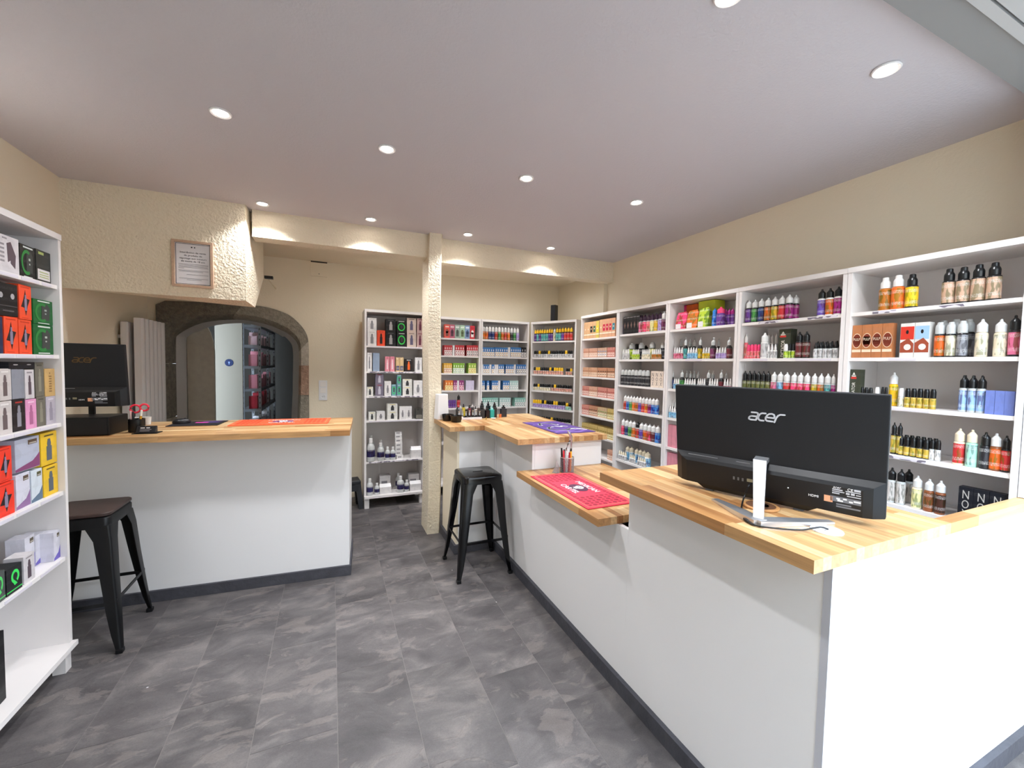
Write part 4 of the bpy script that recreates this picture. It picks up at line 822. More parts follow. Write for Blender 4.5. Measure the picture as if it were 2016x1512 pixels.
TABLE = """
R5 0 dome 0.126 0.0532 1 0.172 white|amber|amber 0.05 0.0
R5 0 dome 0.179 0.0552 1 0.172 white|orange|orange 0.05 0.0
R5 0 dome 0.236 0.0506 1 0.17 black|dark|yellow 0.05 0.0
R5 0 dome 0.372 0.0486 4 0.167 black|dark|tan 0.05 0.0
R5 1 box 0.018 0.0467 4 0.177 kraft:PULP 0.03 0.0
R5 1 box 0.234 0.0567 2 0.17 whitered:MILK;whiteblue:MILK 0.03 0.0
R5 1 clear 0.357 0.0387 3 0.166 clear|dark|dorange;clear|dark|cream;clear|dark|grey 0.05 0.0
R5 1 clear 0.34 0.0435 3 0.181 clear|dark|grey 0.12 0.0
R5 1 gor 0.495 0.0418 1 0.167 frost|cream|cream 0.05 0.0
R5 1 gor 0.552 0.0411 1 0.164 frost|cream|cream 0.05 0.0
R5 1 gor 0.594 0.0379 1 0.175 black|dark|pink 0.05 0.0
R5 2 box 0.021 0.0536 1 0.186 olive:DICTATOR 0.03 0.0
R5 2 blk10 0.065 0.0196 3 0.091 black|dark|gold 0.05 0.0
R5 2 blk10 0.132 0.0226 1 0.094 white|clear|gold 0.05 0.0
R5 2 blk10 0.159 0.0149 2 0.096 black|dark|gold 0.05 0.0
R5 2 gor 0.179 0.0387 1 0.173 frost|yellow|yellow 0.08 0.0
R5 2 blk10 0.233 0.0238 1 0.096 white|clear|cream 0.05 0.0
R5 2 blk10 0.258 0.0241 5 0.096 black|gold|gold 0.05 0.0
R5 2 gor 0.454 0.0291 3 0.168 black|clear|lblue 0.05 0.0
R5 2 gor 0.429 0.0288 3 0.166 black|clear|lblue 0.14 0.0
R5 2 box 0.546 0.0286 3 0.103 blueperi:PLAIN 0.03 0.0
R5 3 gor 0.213 0.0241 2 0.162 black|dark|gold 0.05 0.0
R5 3 blk10 0.243 0.0247 5 0.096 black|dark|gold 0.05 0.0
R5 3 blk10 0.365 0.0211 2 0.1 black|clear|white 0.05 0.0
R5 3 blk10 0.24 0.0226 6 0.099 black|dark|gold 0.11 0.0
R5 3 gor 0.448 0.04 1 0.169 cream|cream|red 0.05 0.0
R5 3 gor 0.489 0.0395 1 0.169 cream|mint|mint 0.05 0.0
R5 3 gor 0.533 0.0359 1 0.164 black|dark|charcoal 0.05 0.0
R5 3 gor 0.564 0.037 1 0.162 frost|brown|dorange 0.05 0.0
R5 3 gor 0.598 0.0291 1 0.158 black|dark|red 0.05 0.0
R5 4 gor 0.209 0.0381 2 0.181 black|clear|whitescript 0.05 0.0
R5 4 gor 0.246 0.0408 1 0.173 black|clear|whitescript 0.12 0.0
R5 4 gor 0.31 0.0409 1 0.163 frost|cream|paleyellow 0.05 0.0
R5 4 gor 0.355 0.0389 1 0.158 frost|brown|brown 0.05 0.0
R5 4 gor 0.396 0.0393 1 0.16 frost|brown|choco 0.05 0.0
R5 4 box 0.482 0.0489 3 0.156 blacknox:NOX 0.03 0.0
R4 0 gor 0.008 0.0481 7 0.157 frost|dark|purple;frost|dark|green;frost|dark|navy;frost|dark|dorange;frost|dark|dyellow;frost|dark|red;frost|dark|magenta 0.05 0.0
R4 0 gor 0.309 0.0418 1 0.159 frost|dark|magenta 0.1 0.0
R4 0 gor 0.49 0.0436 3 0.161 black|white|violet;black|white|dorange;black|white|magenta 0.05 0.0
R4 1 gor -0.001 0.0508 1 0.169 white|coral|coral 0.05 0.0
R4 1 gor -0.026 0.0372 1 0.173 white|coral|coral 0.14 0.0
R4 1 blk10 0.045 0.0252 4 0.096 hotpink|coral|coral 0.05 0.0
R4 1 gor 0.147 0.0482 1 0.171 white|white|silver 0.05 0.0
R4 1 gor 0.121 0.0278 3 0.171 white|white|silver 0.14 0.0
R4 1 small10 0.189 0.0229 3 0.094 white|white|silver 0.05 0.0
R4 1 box 0.257 0.0781 1 0.188 olive:DICTATOR 0.06 0.0
R4 1 blk10 0.314 0.0254 1 0.09 white|clear|lime 0.03 0.0
R4 1 blk10 0.326 0.0231 2 0.09 black|clear|lime 0.05 0.0
R4 1 gor 0.375 0.0413 2 0.163 black|dark|redbase 0.05 0.0
R4 1 small10 0.479 0.0264 5 0.094 black|clear|silver 0.05 0.0
R4 1 small10 0.456 0.0261 5 0.102 black|clear|silver 0.11 0.0
R4 2 gor 0.002 0.037 6 0.166 black|dark|olive 0.05 0.0
R4 2 gor 0.227 0.0414 3 0.162 frost|clear|pink;frost|clear|sky;frost|clear|red 0.05 0.0
R4 2 gor 0.356 0.0389 3 0.16 frost|clear|hotpink 0.05 0.0
R4 2 gor 0.477 0.0362 3 0.16 frost|clear|dyellow;frost|clear|dorange;frost|clear|teal 0.05 0.0
R4 2 gor 0.585 0.0224 1 0.159 frost|clear|magenta 0.05 0.0
R3 0 bag 0.054 0.1151 1 0.145 hotpink 0.03 0.0
R3 0 bag 0.169 0.114 1 0.148 orange 0.03 0.0
R3 0 bag 0.283 0.1045 1 0.154 lime 0.03 0.0
R3 0 box -0.077 0.1239 1 0.242 magentabox:PLAIN 0.16 0.0
R3 0 box 0.047 0.1214 1 0.241 orangebox:PLAIN 0.16 0.0
R3 0 box 0.228 0.1574 1 0.225 limebox:PLAIN 0.1 0.0
R3 0 gor 0.412 0.042 1 0.135 blue|blue|blue 0.05 0.0
R3 0 gor 0.454 0.0632 1 0.141 hotpink|purple|purple 0.05 0.0
R3 0 gor 0.49 0.0282 3 0.124 magenta|purple|purple 0.08 0.0
R3 1 nip -0.012 0.038 1 0.185 clear|dark|maroon 0.06 0.0
R3 1 nip 0.135 0.0352 1 0.177 clear|dark|teal 0.06 0.0
R3 1 nip 0.281 0.0371 1 0.17 clear|dark|dyellow 0.06 0.0
R3 1 nip 0.397 0.0484 1 0.163 clear|dark|plum 0.06 0.0
R3 1 nip 0.538 0.0438 1 0.156 clear|dark|maroon 0.06 0.0
R3 1 nip -0.034 0.0429 2 0.176 clear|dark|plum 0.13 0.0
R3 1 nip 0.114 0.0408 2 0.169 clear|dark|navy 0.13 0.0
R3 1 nip 0.392 0.0346 1 0.156 clear|dark|plum 0.13 0.0
R3 1 small10 0.046 0.0254 4 0.096 white|clear|pink 0.04 0.0
R3 1 small10 0.191 0.0254 4 0.092 white|clear|sky 0.04 0.0
R3 1 small10 0.341 0.0237 3 0.087 white|clear|dyellow 0.04 0.0
R3 1 small10 0.464 0.0226 4 0.083 white|clear|lilac 0.04 0.0
R3 2 nip -0.01 0.0467 1 0.158 clear|dark|navy 0.06 0.0
R3 2 nip 0.107 0.0409 1 0.16 clear|dark|green 0.06 0.0
R3 2 nip 0.37 0.0372 1 0.165 clear|dark|charcoal 0.06 0.0
R3 2 nip 0.485 0.0356 1 0.167 clear|dark|maroon 0.06 0.0
R3 2 nip 0.091 0.0384 4 0.154 clear|dark|charcoal 0.13 0.0
R3 2 nip 0.351 0.0355 1 0.158 clear|dark|charcoal 0.13 0.0
R3 2 nip 0.472 0.0331 1 0.16 clear|dark|maroon 0.13 0.0
R3 2 small10 0.057 0.0216 3 0.087 white|clear|sky 0.04 0.0
R3 2 small10 0.172 0.0233 5 0.092 white|clear|mint 0.04 0.0
R3 2 small10 0.303 0.0194 4 0.097 white|clear|silver 0.04 0.0
R3 2 small10 0.411 0.0213 4 0.101 white|clear|silver 0.04 0.0
R3 2 small10 0.541 0.0225 3 0.105 white|clear|pink 0.04 0.0
R3 3 nip -0.02 0.0306 3 0.149 clear|dark|navy 0.06 0.0
R3 3 small10 0.027 0.0249 3 0.098 white|clear|sky 0.03 0.0
R3 4 box 0.013 0.0505 2 0.19 pinkswirl:PLAIN 0.03 0.0
R3 5 box 0.005 0.0605 2 0.197 pinkswirl:PLAIN 0.03 0.0
R2 0 blk10 -0.014 0.0403 1 0.103 lilac|clear|lilac 0.05 0.0
R2 0 box 0.051 0.0471 5 0.167 blackbox:DIAMOND 0.03 0.0
R2 0 gor 0.263 0.0492 6 0.165 dplum|clear|pink;dplum|clear|hotpink;dplum|clear|coral;dplum|clear|paleyellow;dplum|clear|dyellow;dplum|clear|lilac 0.05 0.0
R2 0 gor 0.552 0.042 1 0.169 white|clear|plum 0.05 0.0
R2 1 gor -0.094 0.0527 2 0.154 black|dark|charcoal 0.12 0.0
R2 1 clear 0.08 0.0607 1 0.159 clear|dark|lime 0.1 0.0
R2 1 clear 0.027 0.0646 1 0.161 black|dark|lime 0.2 0.0
R2 1 clear 0.214 0.062 1 0.159 clear|dark|charcoal 0.1 0.0
R2 1 gor 0.161 0.0528 1 0.142 black|dark|charcoal 0.2 0.0
R2 1 clear 0.361 0.0579 1 0.161 clear|dark|paleyellow 0.1 0.0
R2 1 clear 0.498 0.0429 1 0.153 clear|dark|charcoal 0.1 0.0
R2 1 small10 0.044 0.0252 4 0.1 white|clear|silver 0.04 0.0
R2 1 small10 0.188 0.024 4 0.096 white|clear|lime 0.04 0.0
R2 1 small10 0.322 0.0211 5 0.092 white|clear|cream 0.04 0.0
R2 1 small10 0.452 0.0229 5 0.089 white|clear|amber 0.04 0.0
R2 2 clear -0.003 0.053 8 0.151 clear|dark|charcoal 0.05 0.0
R2 2 box 0.458 0.0504 3 0.144 creamnox:NOX 0.03 0.0
R2 3 gor 0.075 0.0428 11 0.147 white|clear|red;white|clear|blue;white|clear|green;white|clear|orange;white|clear|dorange;white|clear|violet;white|clear|red;white|clear|orange;white|clear|magenta;white|clear|blue;white|clear|blue 0.05 0.0
R2 4 gor 0.055 0.052 10 0.159 white|clear|hotpink;white|clear|navy;white|clear|green;white|clear|orange;black|clear|red;white|clear|violet;white|clear|dorange;white|clear|hotpink;white|clear|maroon;white|clear|blue 0.05 0.0
R2 5 gor -0.057 0.0598 1 0.138 cream|white|sky 0.09 0.0
R2 5 gor 0.081 0.0548 2 0.138 cream|white|sky 0.09 0.0
R2 5 gor 0.214 0.0502 3 0.138 cream|white|sky 0.09 0.0
R2 5 gor 0.379 0.0614 1 0.138 cream|white|sky 0.07 0.0
R2 5 small10 0.042 0.0303 4 0.085 cream|white|silver 0.03 0.0
R2 5 small10 0.206 0.0209 4 0.085 cream|white|silver 0.03 0.0
R2 5 small10 0.322 0.0275 4 0.085 cream|white|silver 0.03 0.0
R1 0 box -0.014 0.0653 5 0.185 kraftplain:BADGE;kraftplain:BADGE;kraftblack:BADGE;kraftgreen:BADGE;kraftyellow:BADGE 0.03 0.0
R1 0 box 0.319 0.054 5 0.191 kraftplain:BADGE;kraftred:BADGE;kraftred:BADGE;kraftred:BADGE;kraftteal:BADGE 0.03 0.0
R1 1 box -0.013 0.0356 4 0.1 kraftpink:LINES 0.03 0.0
R1 1 box 0.134 0.0391 4 0.1 kraftpink:LINES 0.03 0.0
R1 1 box 0.297 0.0412 4 0.1 kraftblue:LINES 0.03 0.0
R1 1 box 0.47 0.0303 4 0.1 kraftrose:LINES 0.03 0.0
R1 2 box -0.002 0.0355 4 0.102 krafttan:LINES 0.03 0.0
R1 2 box 0.145 0.039 4 0.102 krafttan:LINES 0.03 0.0
R1 2 box 0.307 0.0411 4 0.102 kraftbrown:LINES 0.03 0.0
R1 2 box 0.48 0.0303 4 0.102 kraftbrown:LINES 0.03 0.0
R1 3 box 0.009 0.0355 4 0.104 kraftrose:LINES 0.03 0.0
R1 3 box 0.155 0.0389 4 0.104 kraftpink:LINES 0.03 0.0
R1 3 box 0.318 0.041 4 0.104 kraftrose:LINES 0.03 0.0
R1 3 box 0.49 0.0302 4 0.104 kraftrose:LINES 0.03 0.0
R1 4 box 0.02 0.0354 4 0.106 kraftrose:LINES 0.03 0.0
R1 4 box 0.166 0.0389 4 0.106 kraftbrown:LINES 0.03 0.0
R1 4 box 0.328 0.041 4 0.106 kraftgreenish:LINES 0.03 0.0
R1 4 box 0.5 0.0302 4 0.106 kraftyel:LINES 0.03 0.0
R1 5 box 0.03 0.0353 4 0.108 kraftyel:LINES 0.03 0.0
R1 5 box 0.176 0.0388 4 0.108 kraftyel:LINES 0.03 0.0
R1 5 box 0.338 0.0409 4 0.108 kraftyel:LINES 0.03 0.0
R1 5 box 0.509 0.0301 4 0.108 kraftyel:LINES 0.03 0.0
R1 6 box 0.519 0.03 4 0.1 kraftpink:LINES 0.03 0.0
CU 0 gor 0.01 0.04 8 0.161 yellow|dark|purple;yellow|dark|teal;yellow|dark|purple;yellow|dark|teal;yellow|dark|teal;yellow|dark|teal;yellow|dark|purple;yellow|dark|purple 0.05 0.0
CU 0 gor 0.33 0.0382 1 0.162 frost|cream|cream 0.05 0.0
CU 0 gor 0.369 0.041 6 0.167 yellow|dark|teal;yellow|dark|teal;yellow|dark|purple;yellow|dark|red;yellow|dark|red;yellow|dark|red 0.05 0.0
CU 1 blk10 0.009 0.0382 16 0.09 black|clear|silver;black|clear|silver;yellow|clear|silver;black|clear|silver;black|clear|silver;black|clear|silver;yellow|clear|silver;black|clear|silver;black|clear|silver;black|clear|silver;black|clear|silver;black|clear|silver;black|clear|silver;yellow|clear|silver;black|clear|silver;black|clear|silver 0.05 0.0
CU 2 blk10 0.012 0.0368 13 0.091 black|clear|salmon;yellow|clear|salmon;yellow|clear|salmon;black|clear|salmon;black|clear|salmon;black|clear|salmon;black|clear|salmon;yellow|clear|salmon;black|clear|salmon;yellow|clear|salmon;yellow|clear|salmon;yellow|clear|salmon;yellow|clear|salmon 0.05 0.0
CU 2 blk10 0.527 0.0311 3 0.085 black|clear|salmon;black|clear|salmon;yellow|clear|salmon 0.05 0.0
CU 3 blk10 0.008 0.0373 8 0.086 black|clear|cream;black|clear|cream;yellow|clear|cream;black|clear|cream;black|clear|cream;black|clear|cream;black|clear|cream;black|clear|cream 0.05 0.0
CU 3 blk10 0.318 0.0378 8 0.086 black|clear|salmon;yellow|clear|salmon;black|clear|salmon;black|clear|salmon;black|clear|salmon;black|clear|salmon;black|clear|salmon;black|clear|salmon 0.05 0.0
CU 4 blk10 0.006 0.0374 14 0.1 yellow|clear|lilac;yellow|clear|lilac;yellow|clear|lilac;yellow|clear|lilac;black|clear|lilac;yellow|clear|lilac;black|clear|lilac;black|clear|lilac;black|clear|lilac;yellow|clear|lilac;yellow|clear|lilac;black|clear|lilac;black|clear|lilac;black|clear|lilac 0.05 0.0
CU 4 blk10 0.539 0.0402 2 0.089 yellow|clear|mint;black|clear|mint 0.05 0.0
CU 5 blk10 0.091 0.0377 14 0.094 black|clear|silver;black|clear|silver;black|clear|silver;black|clear|silver;black|clear|silver;black|clear|silver;yellow|clear|silver;black|clear|silver;black|clear|silver;black|clear|silver;black|clear|silver;black|clear|silver;black|clear|silver;black|clear|silver 0.05 0.0
BM2 0 gor 0.016 0.0433 12 0.175 white|clear|orange;white|clear|dorange;white|clear|navy;white|clear|navy;white|clear|red;white|clear|green;white|clear|dorange;white|clear|red;white|clear|orange;white|clear|charcoal;white|clear|green;white|clear|lilac 0.05 0.0
BM2 1 box 0.019 0.0287 6 0.114 bluebox:CTAN 0.03 0.0
BM2 1 box 0.198 0.0291 6 0.12 bluebox:CTAN 0.03 0.0
BM2 1 box 0.375 0.0329 1 0.124 whitebox:PLAIN 0.03 0.0
BM2 1 box 0.413 0.0296 5 0.127 bluebox:CTAN 0.03 0.0
BM2 1 box 0.561 0.0392 2 0.131 blackbox:CWHITE 0.03 0.0
BM2 2 box 0.02 0.024 1 0.112 whitebox:PLAIN 0.03 0.0
BM2 2 box 0.044 0.0275 3 0.113 bluebox:CTAN 0.03 0.0
BM2 2 box 0.126 0.0269 1 0.114 whitebox:PLAIN 0.03 0.0
BM2 2 box 0.156 0.0368 1 0.114 bluebox:CTAN 0.03 0.0
BM2 2 box 0.192 0.0272 2 0.115 whitebox:PLAIN 0.03 0.0
BM2 2 box 0.249 0.0267 3 0.116 bluebox:CTAN 0.03 0.0
BM2 2 box 0.347 0.0289 4 0.118 bluebox:CTAN 0.03 0.0
BM2 2 box 0.463 0.027 1 0.12 whitebox:PLAIN 0.03 0.0
BM2 2 box 0.5 0.0289 5 0.121 bluebox:CBLACK 0.03 0.0
BM2 3 box 0.018 0.0247 2 0.117 bluebox:CTAN 0.03 0.0
BM2 3 box 0.093 0.0341 1 0.117 bluebox:CTAN 0.03 0.0
BM2 3 box 0.162 0.0288 3 0.118 bluebox:CTAN 0.03 0.0
BM2 3 box 0.248 0.0299 1 0.118 whitebox:PLAIN 0.03 0.0
BM2 3 box 0.313 0.0299 3 0.118 bluebox:CTAN 0.03 0.0
BM2 3 box 0.409 0.0306 4 0.118 palebox:CTEAL 0.03 0.0
BM2 4 box 0.022 0.0285 8 0.116 tealbox:CTEAL 0.03 0.0
BM2 4 box 0.272 0.0309 5 0.113 palebox:CTEAL 0.03 0.0
BM2 4 box 0.485 0.0314 5 0.11 tealbox:CBLACK 0.03 0.0
BM1 0 box 0.203 0.0638 6 0.163 redorange:WINDOW;rosebox:WINDOW;greygreen:WINDOW;palegreen:WINDOW;bluegrey:WINDOW;redbox:WINDOW 0.03 0.0
BM1 1 box 0.203 0.0244 4 0.123 redbox:CRED 0.03 0.0
BM1 1 box 0.306 0.0272 1 0.125 whitebox:PLAIN 0.03 0.0
BM1 1 box 0.338 0.0292 4 0.128 redbox:CRED 0.03 0.0
BM1 1 box 0.483 0.0257 3 0.132 redbox:CBLACK 0.03 0.0
BM1 1 box 0.562 0.0229 3 0.135 redbox:CBLACK 0.03 0.0
BM1 2 box 0.202 0.0252 4 0.12 yellowbox:CRED 0.03 0.0
BM1 2 box 0.315 0.0286 5 0.123 greenbox:CTEAL 0.03 0.0
BM1 2 box 0.51 0.0334 3 0.126 limebox2:CGOLD 0.03 0.0
BM1 3 box 0.219 0.0327 3 0.12 orangebox2:CGOLD 0.03 0.0
BM1 3 box 0.323 0.0228 2 0.12 plumbox:CRED 0.03 0.0
BM1 3 box 0.369 0.0229 1 0.12 whitebox:PLAIN 0.03 0.0
BM1 3 box 0.392 0.0318 2 0.12 plumbox:CRED 0.03 0.0
BM1 3 box 0.48 0.0261 4 0.12 lilacbox:PLAIN 0.03 0.0
BM1 4 blk10 0.241 0.0246 5 0.097 purple|plum|purple 0.05 0.0
BM1 4 gor 0.373 0.0439 1 0.163 black|dark|red 0.05 0.0
BL 0 box 0.029 0.0972 1 0.161 whitebox:DEVICE 0.03 0.0
BL 0 box 0.029 0.097 1 0.136 whitebox:DEVICE 0.03 0.161
BL 0 box 0.13 0.0855 1 0.169 orangedev:DEVICE 0.03 0.0
BL 0 box 0.222 0.1081 1 0.158 blackbox:DEVICE 0.03 0.0
BL 0 box 0.221 0.1079 1 0.139 blackbox:DEVICE 0.03 0.158
BL 0 box 0.336 0.1072 1 0.153 blackring:RING 0.03 0.0
BL 0 box 0.335 0.107 1 0.132 blackring:RING 0.03 0.153
BL 0 box 0.448 0.1046 1 0.166 palebeige:DEVICE 0.03 0.0
BL 0 box 0.447 0.1044 1 0.157 palebeige:DEVICE 0.03 0.166
BL 0 box 0.559 0.0762 1 0.168 rosebeige:DEVICE 0.03 0.0
BL 0 box 0.558 0.076 1 0.157 rosebeige:DEVICE 0.03 0.168
BL 1 box 0.03 0.0492 1 0.2 whitebox:DEVICE 0.03 0.0
BL 1 box 0.088 0.0704 1 0.199 iceblue:PLAIN 0.03 0.0
BL 1 box 0.217 0.0479 1 0.164 pinkbox:DEVICE 0.03 0.0
BL 1 box 0.27 0.0483 1 0.165 pinkbox:DEVICE 0.03 0.0
BL 1 box 0.332 0.0397 1 0.156 tanbox:PATCH 0.03 0.0
BL 1 box 0.375 0.04 1 0.157 tanbox:PATCH 0.03 0.0
BL 1 box 0.43 0.0841 1 0.143 orangeblack:DEVICE 0.03 0.0
BL 1 box 0.541 0.0794 1 0.161 whitebox:DEVICE 0.03 0.0
BL 2 box 0.026 0.0669 1 0.098 whiteyellow:DEVICE 0.03 0.0
BL 2 box 0.115 0.0888 1 0.131 smoke:DEVICE 0.03 0.0
BL 2 box 0.114 0.0886 1 0.113 smoke:DEVICE 0.03 0.131
BL 2 box 0.208 0.0736 1 0.162 whitebox:TANK 0.03 0.0
BL 2 box 0.286 0.0501 1 0.125 greenice:RING 0.03 0.0
BL 2 box 0.344 0.0491 1 0.123 greenice:RING 0.03 0.0
BL 2 box 0.343 0.049 1 0.11 greenice:RING 0.03 0.123
BL 2 box 0.407 0.106 1 0.099 whiteyellow:DEVICE 0.03 0.0
BL 2 box 0.406 0.1059 1 0.087 whiteyellow:DEVICE 0.03 0.099
BL 2 box 0.526 0.1018 1 0.171 whitebox:TANK 0.03 0.0
BL 3 box 0.046 0.0717 1 0.092 whiteyellow:DEVICE 0.03 0.0
BL 3 box 0.128 0.0892 1 0.097 whitebox:TANK 0.03 0.0
BL 3 box 0.241 0.1125 1 0.093 whiteyellow:DEVICE 0.03 0.0
BL 3 box 0.24 0.1123 1 0.086 whiteyellow:DEVICE 0.03 0.093
BL 3 box 0.373 0.0693 2 0.145 whitebox:TANK 0.03 0.0
BL 3 box 0.553 0.0767 1 0.117 charcoalbox:PATCH 0.03 0.0
BL 4 lotion 0.027 0.0898 1 0.254 white|clear|indigo 0.05 0.0
BL 4 lotion 0.042 0.082 1 0.263 white|clear|indigo 0.2 0.0
BL 4 lotion 0.137 0.078 1 0.196 white|clear|indigo 0.05 0.0
BL 4 lotion 0.155 0.0711 1 0.201 white|clear|indigo 0.2 0.0
BL 4 lotion 0.221 0.0577 1 0.149 white|clear|indigo 0.05 0.0
BL 4 lotion 0.278 0.0583 1 0.146 white|clear|indigo 0.05 0.0
BL 4 box 0.347 0.077 1 0.045 whitebox:STRIP 0.05 0
BL 4 box 0.334 0.077 1 0.044 whitebox:STRIP 0.05 0.046
BL 4 box 0.334 0.077 1 0.042 whitebox:STRIP 0.05 0.091
BL 4 box 0.333 0.077 1 0.047 whitebox:STRIP 0.05 0.135
BL 4 box 0.333 0.077 1 0.047 whitebox:STRIP 0.062 0.183
BL 4 box 0.333 0.077 1 0.039 whitebox:STRIP 0.07400000000000001 0.231
BL 4 box 0.333 0.077 1 0.039 whitebox:STRIP 0.08600000000000001 0.271
BL 4 tray 0.506 0.1183 1 0.129 whitebox 0.03 0.0
BL 5 lotion 0.026 0.0738 1 0.182 white|clear|indigo 0.05 0.0
BL 5 lotion 0.109 0.0568 1 0.124 white|clear|indigo 0.05 0.0
BL 5 tray 0.164 0.1271 1 0.102 whitebox 0.03 0.0
BL 5 box 0.177 0.1212 1 0.166 whitebox:STRIP 0.16 0.0
BL 5 lotion 0.352 0.0813 1 0.18 white|clear|indigo 0.05 0.0
BL 5 lotion 0.357 0.0707 1 0.178 white|clear|indigo 0.2 0.0
BL 5 lotion 0.433 0.057 1 0.133 white|clear|indigo 0.05 0.0
BL 5 tray 0.496 0.1315 1 0.105 whitebox 0.03 0.0
BL 5 box 0.499 0.128 1 0.157 whitebox:STRIP 0.16 0.0
L 0 box 1.617 0.131 1 0.156 whitegrey:BIGDEVICE 0.03 0
L 0 box 1.747 0.1119 1 0.146 blackring:RINGBIG 0.03 0
L 0 box 1.86 0.1127 1 0.149 charcoalwhite:PATCH 0.03 0
L 1 box 1.535 0.0998 1 0.152 navybox:PLAIN 0.03 0
L 1 box 1.637 0.0891 1 0.157 orangedev:STAR 0.03 0
L 1 box 1.727 0.0892 1 0.152 orangedev:STAR 0.03 0
L 1 box 1.733 0.0894 1 0.152 orangedev:STAR 0.03 0.154
L 1 box 1.601 0.1278 1 0.137 blackbox:DOTS 0.03 0.159
L 1 box 1.822 0.1561 1 0.14 greenblack:RINGBIG 0.03 0
L 1 box 1.829 0.1525 1 0.115 greenblack:RINGBIG 0.03 0.142
L 2 box 1.585 0.085 1 0.138 whitephoto:DEVICE 0.03 0
L 2 box 1.592 0.0822 1 0.133 whitephoto:DEVICE 0.03 0.141
L 2 box 1.672 0.0816 1 0.14 blackred:DEVICE 0.03 0
L 2 box 1.757 0.0729 1 0.133 pinkbox2:DEVICE 0.03 0
L 2 box 1.675 0.0783 1 0.128 greybox:PLAIN 0.03 0.142
L 2 box 1.755 0.0672 1 0.131 whitegrey:DEVICE 0.03 0.136
L 2 box 1.657 0.1739 1 0.029 blacklid:DOTS 0.03 0.272
L 2 box 1.832 0.065 1 0.141 smokeolive:DEVICE 0.03 0
L 2 box 1.827 0.0664 1 0.159 smokeolive:DEVICE 0.03 0.142
L 2 box 1.899 0.0941 1 0.135 lilacgrey:DEVICE 0.03 0
L 2 box 1.897 0.0874 1 0.133 kraftbox:TXT 0.03 0.136
L 3 box 1.571 0.0936 1 0.141 redorangebox:STAR 0.03 0
L 3 box 1.575 0.0845 1 0.146 redorangebox:STAR 0.03 0.145
L 3 box 1.672 0.0977 1 0.154 whitelilac:WAVE 0.03 0
L 3 box 1.774 0.0822 1 0.149 whiteblue2:WAVE 0.03 0
L 3 box 1.68 0.1618 1 0.143 whiteplum:WAVE 0.03 0.163
L 3 box 1.865 0.1313 1 0.145 yellowdev:DEVICE 0.03 0
L 3 box 1.851 0.1415 1 0.157 yellowdev:DEVICE 0.03 0.151
L 4 box 1.926 0.0765 1 0.144 whiteviolet:WAVE 0.03 0
L 4 box 1.978 0.0525 1 0.128 whiteviolet:WAVE 0.08 0
L 4 box 1.894 0.0757 1 0.146 whiteviolet:WAVE 0.08 0
L 4 box 1.816 0.0738 1 0.164 whiteviolet:WAVE 0.08 0
L 4 box 1.688 0.0735 1 0.124 whitegrey:DEVICE 0.02 0
L 4 box 1.582 0.0939 1 0.113 blackgreen:QLOGO 0.02 0
L 4 box 1.506 0.0688 1 0.124 charcoalgreen:QLOGO 0.02 0
L 5 box 1.548 0.0668 1 0.3 blackbox:PLAIN 0.05 0
"""
# ------------------------------------------------------------------ products
CC = dict(white='#e8e6e4', black='#101113', dark='#1c1a1c', amber='#b56a1e', orange='#e8702a', dorange='#d8601e', yellow='#f5c324', dyellow='#d9b02a', tan='#c8a48c', cream='#e6d9bd', clear='#c3c5c4', frost='#dedddb',
          grey='#8d8f96', pink='#dd6f94', hotpink='#f0437a', coral='#ef7280', red='#cc2f33', maroon='#6e2834', gold='#c7a640', lblue='#93b4dc', mint='#a8dcc4', charcoal='#35353b', brown='#8a4f2e', choco='#4b2c22', silver='#c9c7c8',
          whitescript='#d9d2cc', paleyellow='#e9e2a0', purple='#6a3d95', green='#4f9a48', navy='#28407a', magenta='#a3267e', violet='#6a4fb0', lime='#b6cc3a', redbase='#6c2a2e', olive='#6c6f3a', sky='#7fbfe0', teal='#5cb4ae', blue='#2f7fcf',
          plum='#7a3560', dplum='#3a2238', lilac='#b29ad6', salmon='#dd9a8c', indigo='#2f2c5c')
CN = dict(dark='dark', dorange='deep orange', dyellow='golden yellow', frost='frosted white', lblue='light blue', whitescript='white script', redbase='black and red', dplum='dark plum', hotpink='hot pink', choco='chocolate', paleyellow='pale yellow', gold='gold')
